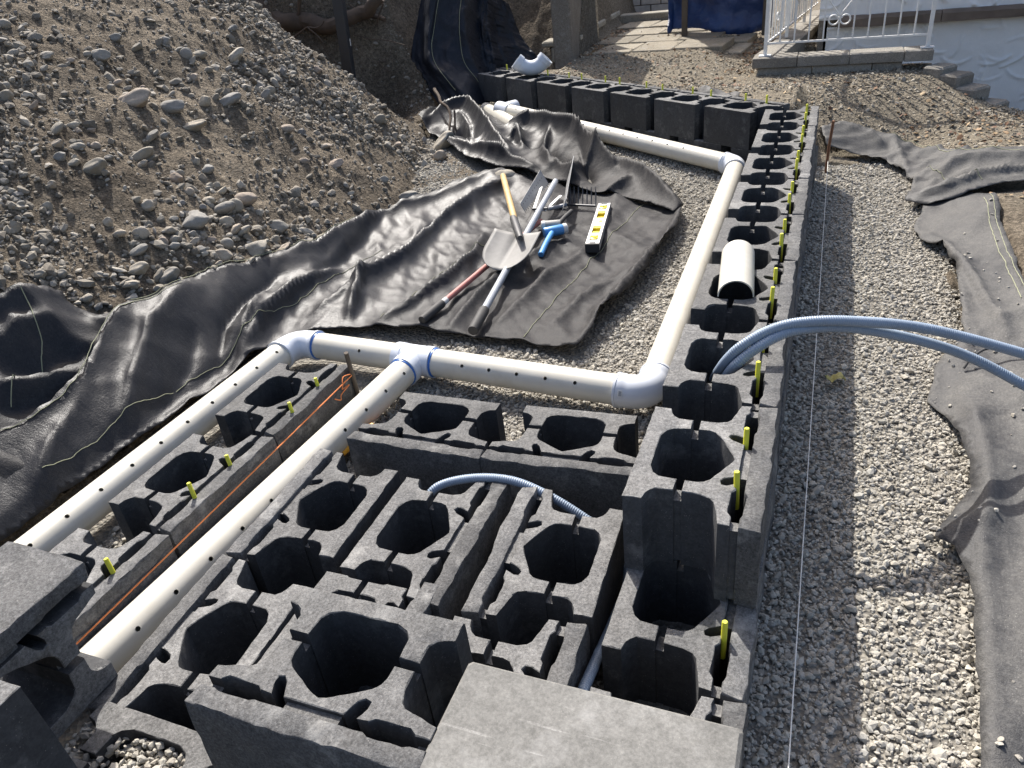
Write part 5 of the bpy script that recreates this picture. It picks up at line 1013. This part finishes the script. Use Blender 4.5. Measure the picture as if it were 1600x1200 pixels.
# ================================================================ beyond the wall: path, kerb, planter, tarpaulin, stairwell, house
pv = bpy.data.objects.new('path', None); COL.objects.link(pv); pv.location = (-1.3, 6.6, 0); tag(pv, kind='structure')
M_PAVE = concrete_mat('stamped_paving', (0.20, 0.176, 0.136))
rows = [(5.62, 6.06), (6.07, 6.53), (6.54, 6.99), (7.0, 7.46), (7.47, 7.95)]
for i, (y0, y1) in enumerate(rows):
    x0 = -2.08 + 0.12 * (i % 2); w = 0.0
    while x0 < -0.62:
        w = random.choice((0.36, 0.44, 0.5)); x1 = min(x0 + w, -0.62)
        if x1 - x0 > 0.1 and not (i == 0 and (x0 < -1.6 or x1 > -0.9)):
            z0 = float(terrain((x0 + x1) / 2, (y0 + y1) / 2, False)); mb = MB(); q = Matrix.Translation(((x0 + x1) / 2, (y0 + y1) / 2, z0)) @ Matrix.Rotation(random.uniform(-.012, .012), 4, 'X') @ Matrix.Rotation(random.uniform(-.012, .012), 4, 'Y') @ Matrix.Rotation(rad(-6) + random.uniform(-.02, .02), 4, 'Z')
            mb.bbox(-(x1 - x0) / 2, (x1 - x0) / 2, -(y1 - y0) / 2, (y1 - y0) / 2, -0.05, 0.014 + random.uniform(-0.004, 0.005), 0.006, q)
            for g_ in range(1, 4): pass
            part('paving_slab', mb, M_PAVE, pv, sm=False)
        x0 = x1 + 0.009
kb = empty('stone_kerb', (-2.18, 7.2, 0.0), 'low kerb of flat stones along the left edge of the path', 'kerb')
y0 = 5.98
while y0 < 9.2:
    L = random.uniform(0.24, 0.5); x = -2.19 - 0.028 * (y0 - 6) + random.uniform(-0.01, 0.01); mb = MB(); q = Matrix.Translation((x, y0 + L / 2, 0)) @ Matrix.Rotation(random.uniform(-.03, .03) + 0.03, 4, 'Z')
    mb.bbox(-0.24, 0.05, -L / 2 + 0.008, L / 2 - 0.008, 0.075, 0.128 + random.uniform(-.006, .008), 0.012, q); part('cap_stone', mb, M_KERB, kb, sm=False)
    L2 = 0
    while L2 < L - 0.05:
        d_ = random.uniform(0.10, 0.17); mb = MB(); q2 = Matrix.Translation((x, y0 + L2 + d_ / 2, 0)); mb.bbox(-0.15, 0.02 + random.uniform(-.015, .012), -d_ / 2 + 0.006, d_ / 2 - 0.006, -0.06, 0.073, 0.014, q2); part('face_stone', mb, M_KERB, kb, sm=False); L2 += d_
    y0 += L
# white painted brick planter with a slab at its foot
bp = empty('brick_planter', (-2.0, 8.75, -0.02), 'low white painted brick wall beside the blue tarpaulin', 'brick wall')
mb = MB(); mb.box(-2.33, -1.62, 8.72, 9.2, -0.06, 0.245); part('core', mb, M_MORTAR, bp, sm=False)
for r_ in range(4):
    z0 = -0.05 + r_ * 0.075; x0 = -2.34 - (0.12 if r_ % 2 else 0)
    while x0 < -1.62:
        a, b = max(x0, -2.34), min(x0 + 0.235, -1.61)
        if b - a > 0.04: mb = MB(); mb.bbox(a + 0.005, b - 0.005, 8.70 + random.uniform(-.003, .003), 8.80, z0, z0 + 0.066, 0.004); part('brick', mb, M_BRICKP, bp, sm=False)
        x0 += 0.24
    for yy in (8.81, 9.05): mb = MB(); mb.bbox(-2.345, -2.25, yy, yy + 0.23, z0, z0 + 0.066, 0.004); part('brick', mb, M_BRICKP, bp, sm=False)
mb = MB(); mb.bbox(-2.36, -1.6, 8.68, 9.22, 0.247, 0.29, 0.008); part('coping', mb, M_BRICKP, bp, sm=False)
q = Matrix.Translation((-1.88, 8.05, 0.0)) @ Matrix.Rotation(0.10, 4, 'Z'); mb = MB(); mb.bbox(-0.30, 0.36, -0.09, 0.09, 0.0, 0.085, 0.008, q); solo('concrete_slab', mb, M_KERB, 'pale concrete slab lying in front of the white brick wall', 'slab', sm=False)
# tarpaulin hung between posts
V = []; nu, nv = 70, 44
for j in range(nv):
    t = j / (nv - 1); z = -0.03 + 1.35 * t
    for i in range(nu):
        s_ = i / (nu - 1); x = -1.60 + 1.12 * s_ + (0.16 * math.exp(-((s_) / 0.12) ** 2) * (1 - t) * 1.0); y = 7.02 + 0.16 * float(fbm(x * 2.4, z * 2.6, 701, 4)) + 0.10 * math.sin(z * 3 + s_ * 4) * (1 - s_) + 0.05 * math.sin(9 * s_ + 3 * z)
        zz = z + (0.05 * math.sin(6 * s_) if j == 0 else 0) + 0.03 * (1 - t); V.append((x, y - 0.10 * (1 - t) ** 6, zz))
mb = MB(); mb.add(V, [(j * nu + i, j * nu + i + 1, (j + 1) * nu + i + 1, (j + 1) * nu + i) for j in range(nv - 1) for i in range(nu - 1)])
o = solo('tarpaulin', mb, M_TARP, 'crumpled dark blue tarpaulin hanging behind a weathered post', 'tarpaulin'); md = o.modifiers.new('thickness', 'SOLIDIFY'); md.thickness = 0.002
mb = MB(); mb.bbox(-1.275, -1.225, 6.72, 6.77, -0.06, 1.5, 0.004); solo('wooden_post', mb, M_OLDWOOD, 'weathered wooden post in front of the middle of the blue tarpaulin', 'post', sm=False)
mb = MB(); mb.bbox(-0.555, -0.50, 6.86, 6.92, -0.06, 1.5, 0.004); solo('wooden_post', mb, M_OLDWOOD, 'dark wooden post at the right edge of the blue tarpaulin next to the railing', 'post', sm=False)
# old concrete retaining wall end
mb = MB(); q = Matrix.Translation((-2.1, 5.86, 0)) @ Matrix.Rotation(rad(6), 4, 'Z'); mb.bbox(-0.17, 0.0, 0.0, 0.9, -0.6, 1.6, 0.012, q);
solo('concrete_wall', mb, M_OLDCON, 'old concrete wall end standing in the dirt left of the path', 'wall', sm=False)

# stairwell kerb, railing, house
pl = empty('stairwell_kerb', (0.1, 5.3, -0.06), 'low kerb of grey capped blocks round the basement stairwell under the white railing', 'kerb')
zt0 = 0.008; xs = [-0.48, -0.156, 0.204, 0.565, 0.752]
for a, b in zip(xs[:-1], xs[1:]):
    mb = MB(); mb.bbox(a + 0.002, b - 0.002, 5.22, 5.43, -0.062, zt0 + random.uniform(-.002, .002), 0.004); part('cap_block', mb, M_PLINTH, pl, sm=False)
for a, b in ((-0.44, -0.05), (-0.045, 0.36), (0.365, 0.56)): mb = MB(); mb.bbox(a, b, 5.245, 5.42, -0.30, -0.066, 0.005); part('base_block', mb, M_PLINTH, pl, sm=False)
for k in range(6):
    y0 = 5.435 + 0.40 * k; dxk = 0.055 * k; mb = MB(); q = Matrix.Translation((-0.37 + dxk + 0.03, y0 + 0.2, 0)) @ Matrix.Rotation(rad(-8), 4, 'Z'); mb.bbox(-0.105, 0.105, -0.198, 0.198, -0.062, zt0 + random.uniform(-.002, .002), 0.004, q); part('cap_block', mb, M_PLINTH, pl, sm=False)
    mb = MB(); mb.bbox(-0.06, 0.095, -0.2, 0.2, -1.7, -0.064, 0.004, q); part('wall_block', mb, M_PLINTH, pl, sm=False)
mb = MB(); mb.box(-0.24, 0.76, 5.30, 5.42, -1.7, -0.30); part('wall_block', mb, M_PLINTH, pl, sm=False)
for i, (x, y, z) in enumerate(((0.80, 5.17, -0.13), (0.90, 5.08, -0.17), (1.0, 4.99, -0.24), (1.12, 4.93, -0.33))):
    mb = MB(); q = Matrix.Translation((x, y, z)) @ Matrix.Rotation(rad(-40), 4, 'Z'); mb.bbox(-0.075, 0.075, -0.09, 0.09, -0.25, 0.045, 0.012, q); part('step_block', mb, M_PLINTH, pl, sm=False)
rl = empty('railing', (0.1, 5.33, 0.01), 'white wrought iron railing with scroll ornament round the stairwell', 'railing')
def bar(A, B, w, nm='picket', par=None, n_=4): 
    A, B = np.array(A, float), np.array(B, float); q = Vector(B - A).to_track_quat('Z', 'Y').to_matrix().to_4x4(); q.translation = Vector(A); mb = MB(); mb.box(-w / 2, w / 2, -w / 2, w / 2, 0, float(np.linalg.norm(B - A)), q); return part(nm, mb, M_WHITEPAINT, par or rl, sm=False)
TOPZ = 0.92; fx0, fx1, fy = -0.395, 0.712, 5.32
for x in (fx0, fx1): p_ = bar((x, fy, 0.02), (x, fy, TOPZ), 0.026, 'post'); mb = MB(); mb.bbox(x - 0.045, x + 0.045, fy - 0.035, fy + 0.035, 0.010, 0.018, 0.002); part('foot_plate', mb, M_WHITEPAINT, p_, sm=False)
bar((fx0, fy, 0.098), (fx1, fy, 0.098), 0.013, 'rail'); bar((fx0, fy, TOPZ - 0.02), (fx1, fy, TOPZ - 0.02), 0.022, 'rail')
npk = 11
for i in range(1, npk):
    x = fx0 + (fx1 - fx0) * i / npk; bar((x, fy, 0.105), (x, fy, TOPZ - 0.03), 0.0105)
cx = fx0 + (fx1 - fx0) * 5 / npk
def scroll(P, nm='scroll'): part(nm, MB().tube(P, 0.0058, 6), M_WHITEPAINT, rl)
for s_ in (1, -1):
    A = [(cx + s_ * (0.040 + 0.032 * math.cos(a) * (1 - 0.04 * a)), fy - 0.008, 0.235 + 0.032 * math.sin(a) * (1 - 0.04 * a)) for a in np.linspace(math.pi * 0.9, -math.pi * 1.15, 22)][::-1]
    scroll([p for p in A])
    scroll(spline([(cx, fy - 0.008, 0.26), (cx + s_ * 0.05, fy - 0.008, 0.325), (cx + s_ * 0.092, fy - 0.008, 0.39), (cx + s_ * 0.098, fy - 0.008, 0.45), (cx + s_ * 0.065, fy - 0.008, 0.485), (cx + s_ * 0.03, fy - 0.008, 0.455), (cx + s_ * 0.022, fy - 0.008, 0.42), (cx + s_ * 0.05, fy - 0.008, 0.405), (cx + s_ * 0.062, fy - 0.008, 0.43)], 0.008))
lx0, ly0, lx1, ly1 = fx0, fy, -0.10, 7.65
bar((lx0, ly0, 0.098), (lx1, ly1, 0.098), 0.013, 'rail'); bar((lx0, ly0, TOPZ - 0.02), (lx1, ly1, TOPZ - 0.02), 0.022, 'rail')
for i in range(1, 23):
    t = i / 23; x, y = lx0 + (lx1 - lx0) * t, ly0 + (ly1 - ly0) * t
    if i in (8, 16): p_ = bar((x, y, 0.02), (x, y, TOPZ), 0.026, 'post')
    else: bar((x, y, 0.105), (x, y, TOPZ - 0.03), 0.012)
    if i in (4, 12, 20):
        for s_ in (1, -1): scroll([(x + s_ * 0.006 * math.cos(a), y + s_ * (0.036 + 0.03 * math.cos(a)), 0.235 + 0.03 * math.sin(a)) for a in np.linspace(math.pi * 0.9, -math.pi * 1.15, 16)]); scroll(spline([(x, y, 0.26), (x, y + s_ * 0.05, 0.325), (x, y + s_ * 0.09, 0.39), (x, y + s_ * 0.06, 0.48), (x, y + s_ * 0.03, 0.44)], 0.012))
# house wall: trowelled stucco with a weathered beam
hs = empty('house', (1.6, 6.5, -1.6), 'white stucco house wall with a weathered brown beam beside the stairwell', 'house')
def stucco(x0, x1, z0, z1, yf, nm):
    xs_ = np.r_[np.arange(x0, 2.0, 0.011), np.arange(2.0, x1, 0.1)]; zs_ = np.r_[np.arange(z0, z0 + 0.6, 0.1), np.arange(z0 + 0.6, z1, 0.011)] if z0 < -1 else np.r_[np.arange(z0, 0.6, 0.011), np.arange(0.6, z1, 0.1)]; X, Z_ = np.meshgrid(xs_, zs_); r = np.random.default_rng(int(z0 * 100) + 990); D = fbm(X * 6, Z_ * 6, 801, 3) * 0.012
    for _ in range(int((min(x1, 2) - x0) * (z1 - z0) * 60)):
        cx_, cz_ = r.uniform(x0, min(x1, 2)), r.uniform(z0, z1); a = r.uniform(0, math.pi); l = r.uniform(0.03, 0.11); cv = r.uniform(-4, 4)
        u = (X - cx_) * math.cos(a) + (Z_ - cz_) * math.sin(a); v = -(X - cx_) * math.sin(a) + (Z_ - cz_) * math.cos(a) + cv * u * u
        D = D + np.where(np.abs(u) < l, 1, np.exp(-((np.abs(u) - l) / 0.02) ** 2)) * np.where(v > 0, np.exp(-(v / 0.015) ** 2), np.exp(-(v / 0.004) ** 2)) * r.uniform(0.008, 0.018)
    I = np.arange(X.size).reshape(X.shape); F = np.stack([I[:-1, :-1], I[:-1, 1:], I[1:, 1:], I[1:, :-1]], -1).reshape(-1, 4); w0 = wloc(hs)
    return bigmesh(nm, np.stack([X, yf - D, Z_], -1).reshape(-1, 3) - w0, F, M_STUCCO, None, True, None, None, (0, 0, 0), hs)
stucco(0.02, 4.0, -1.65, 0.055, 6.3, 'lower_wall'); stucco(-0.05, 4.0, 0.11, 1.9, 6.27, 'upper_wall')
mb = MB(); mb.box(0.0, 4.0, 6.33, 6.5, -1.7, 1.95); mb.box(-0.05, 0.02, 6.33, 8.0, -1.7, 1.95); part('wall_core', mb, M_OLDCON, hs, sm=False)
mb = MB(); 
for a, b in ((0.10, 0.86), (0.865, 1.62), (1.625, 2.6), (2.605, 4.0)):
    xs_ = np.arange(a, b, 0.05); V = []
    for x in list(xs_) + [b]:
        w = 0.008 * float(fbm(x * 5, 0, 811, 3)); V += [(x, 6.33, 0.052), (x, 6.215 + w, 0.050 + w), (x, 6.21 - w, 0.112 - w), (x, 6.225, 0.135 + w * 0.5), (x, 6.33, 0.138)]
    m = len(V) // 5; F = [(5 * i + j, 5 * i + (j + 1) % 5, 5 * i + 5 + (j + 1) % 5, 5 * i + 5 + j) for i in range(m - 1) for j in range(5)] + [(4, 3, 2, 1, 0), tuple(5 * (m - 1) + j for j in range(5))]; mb2 = MB(); mb2.add(V, F); part('beam', mb2, M_BEAM, hs, sm=False)
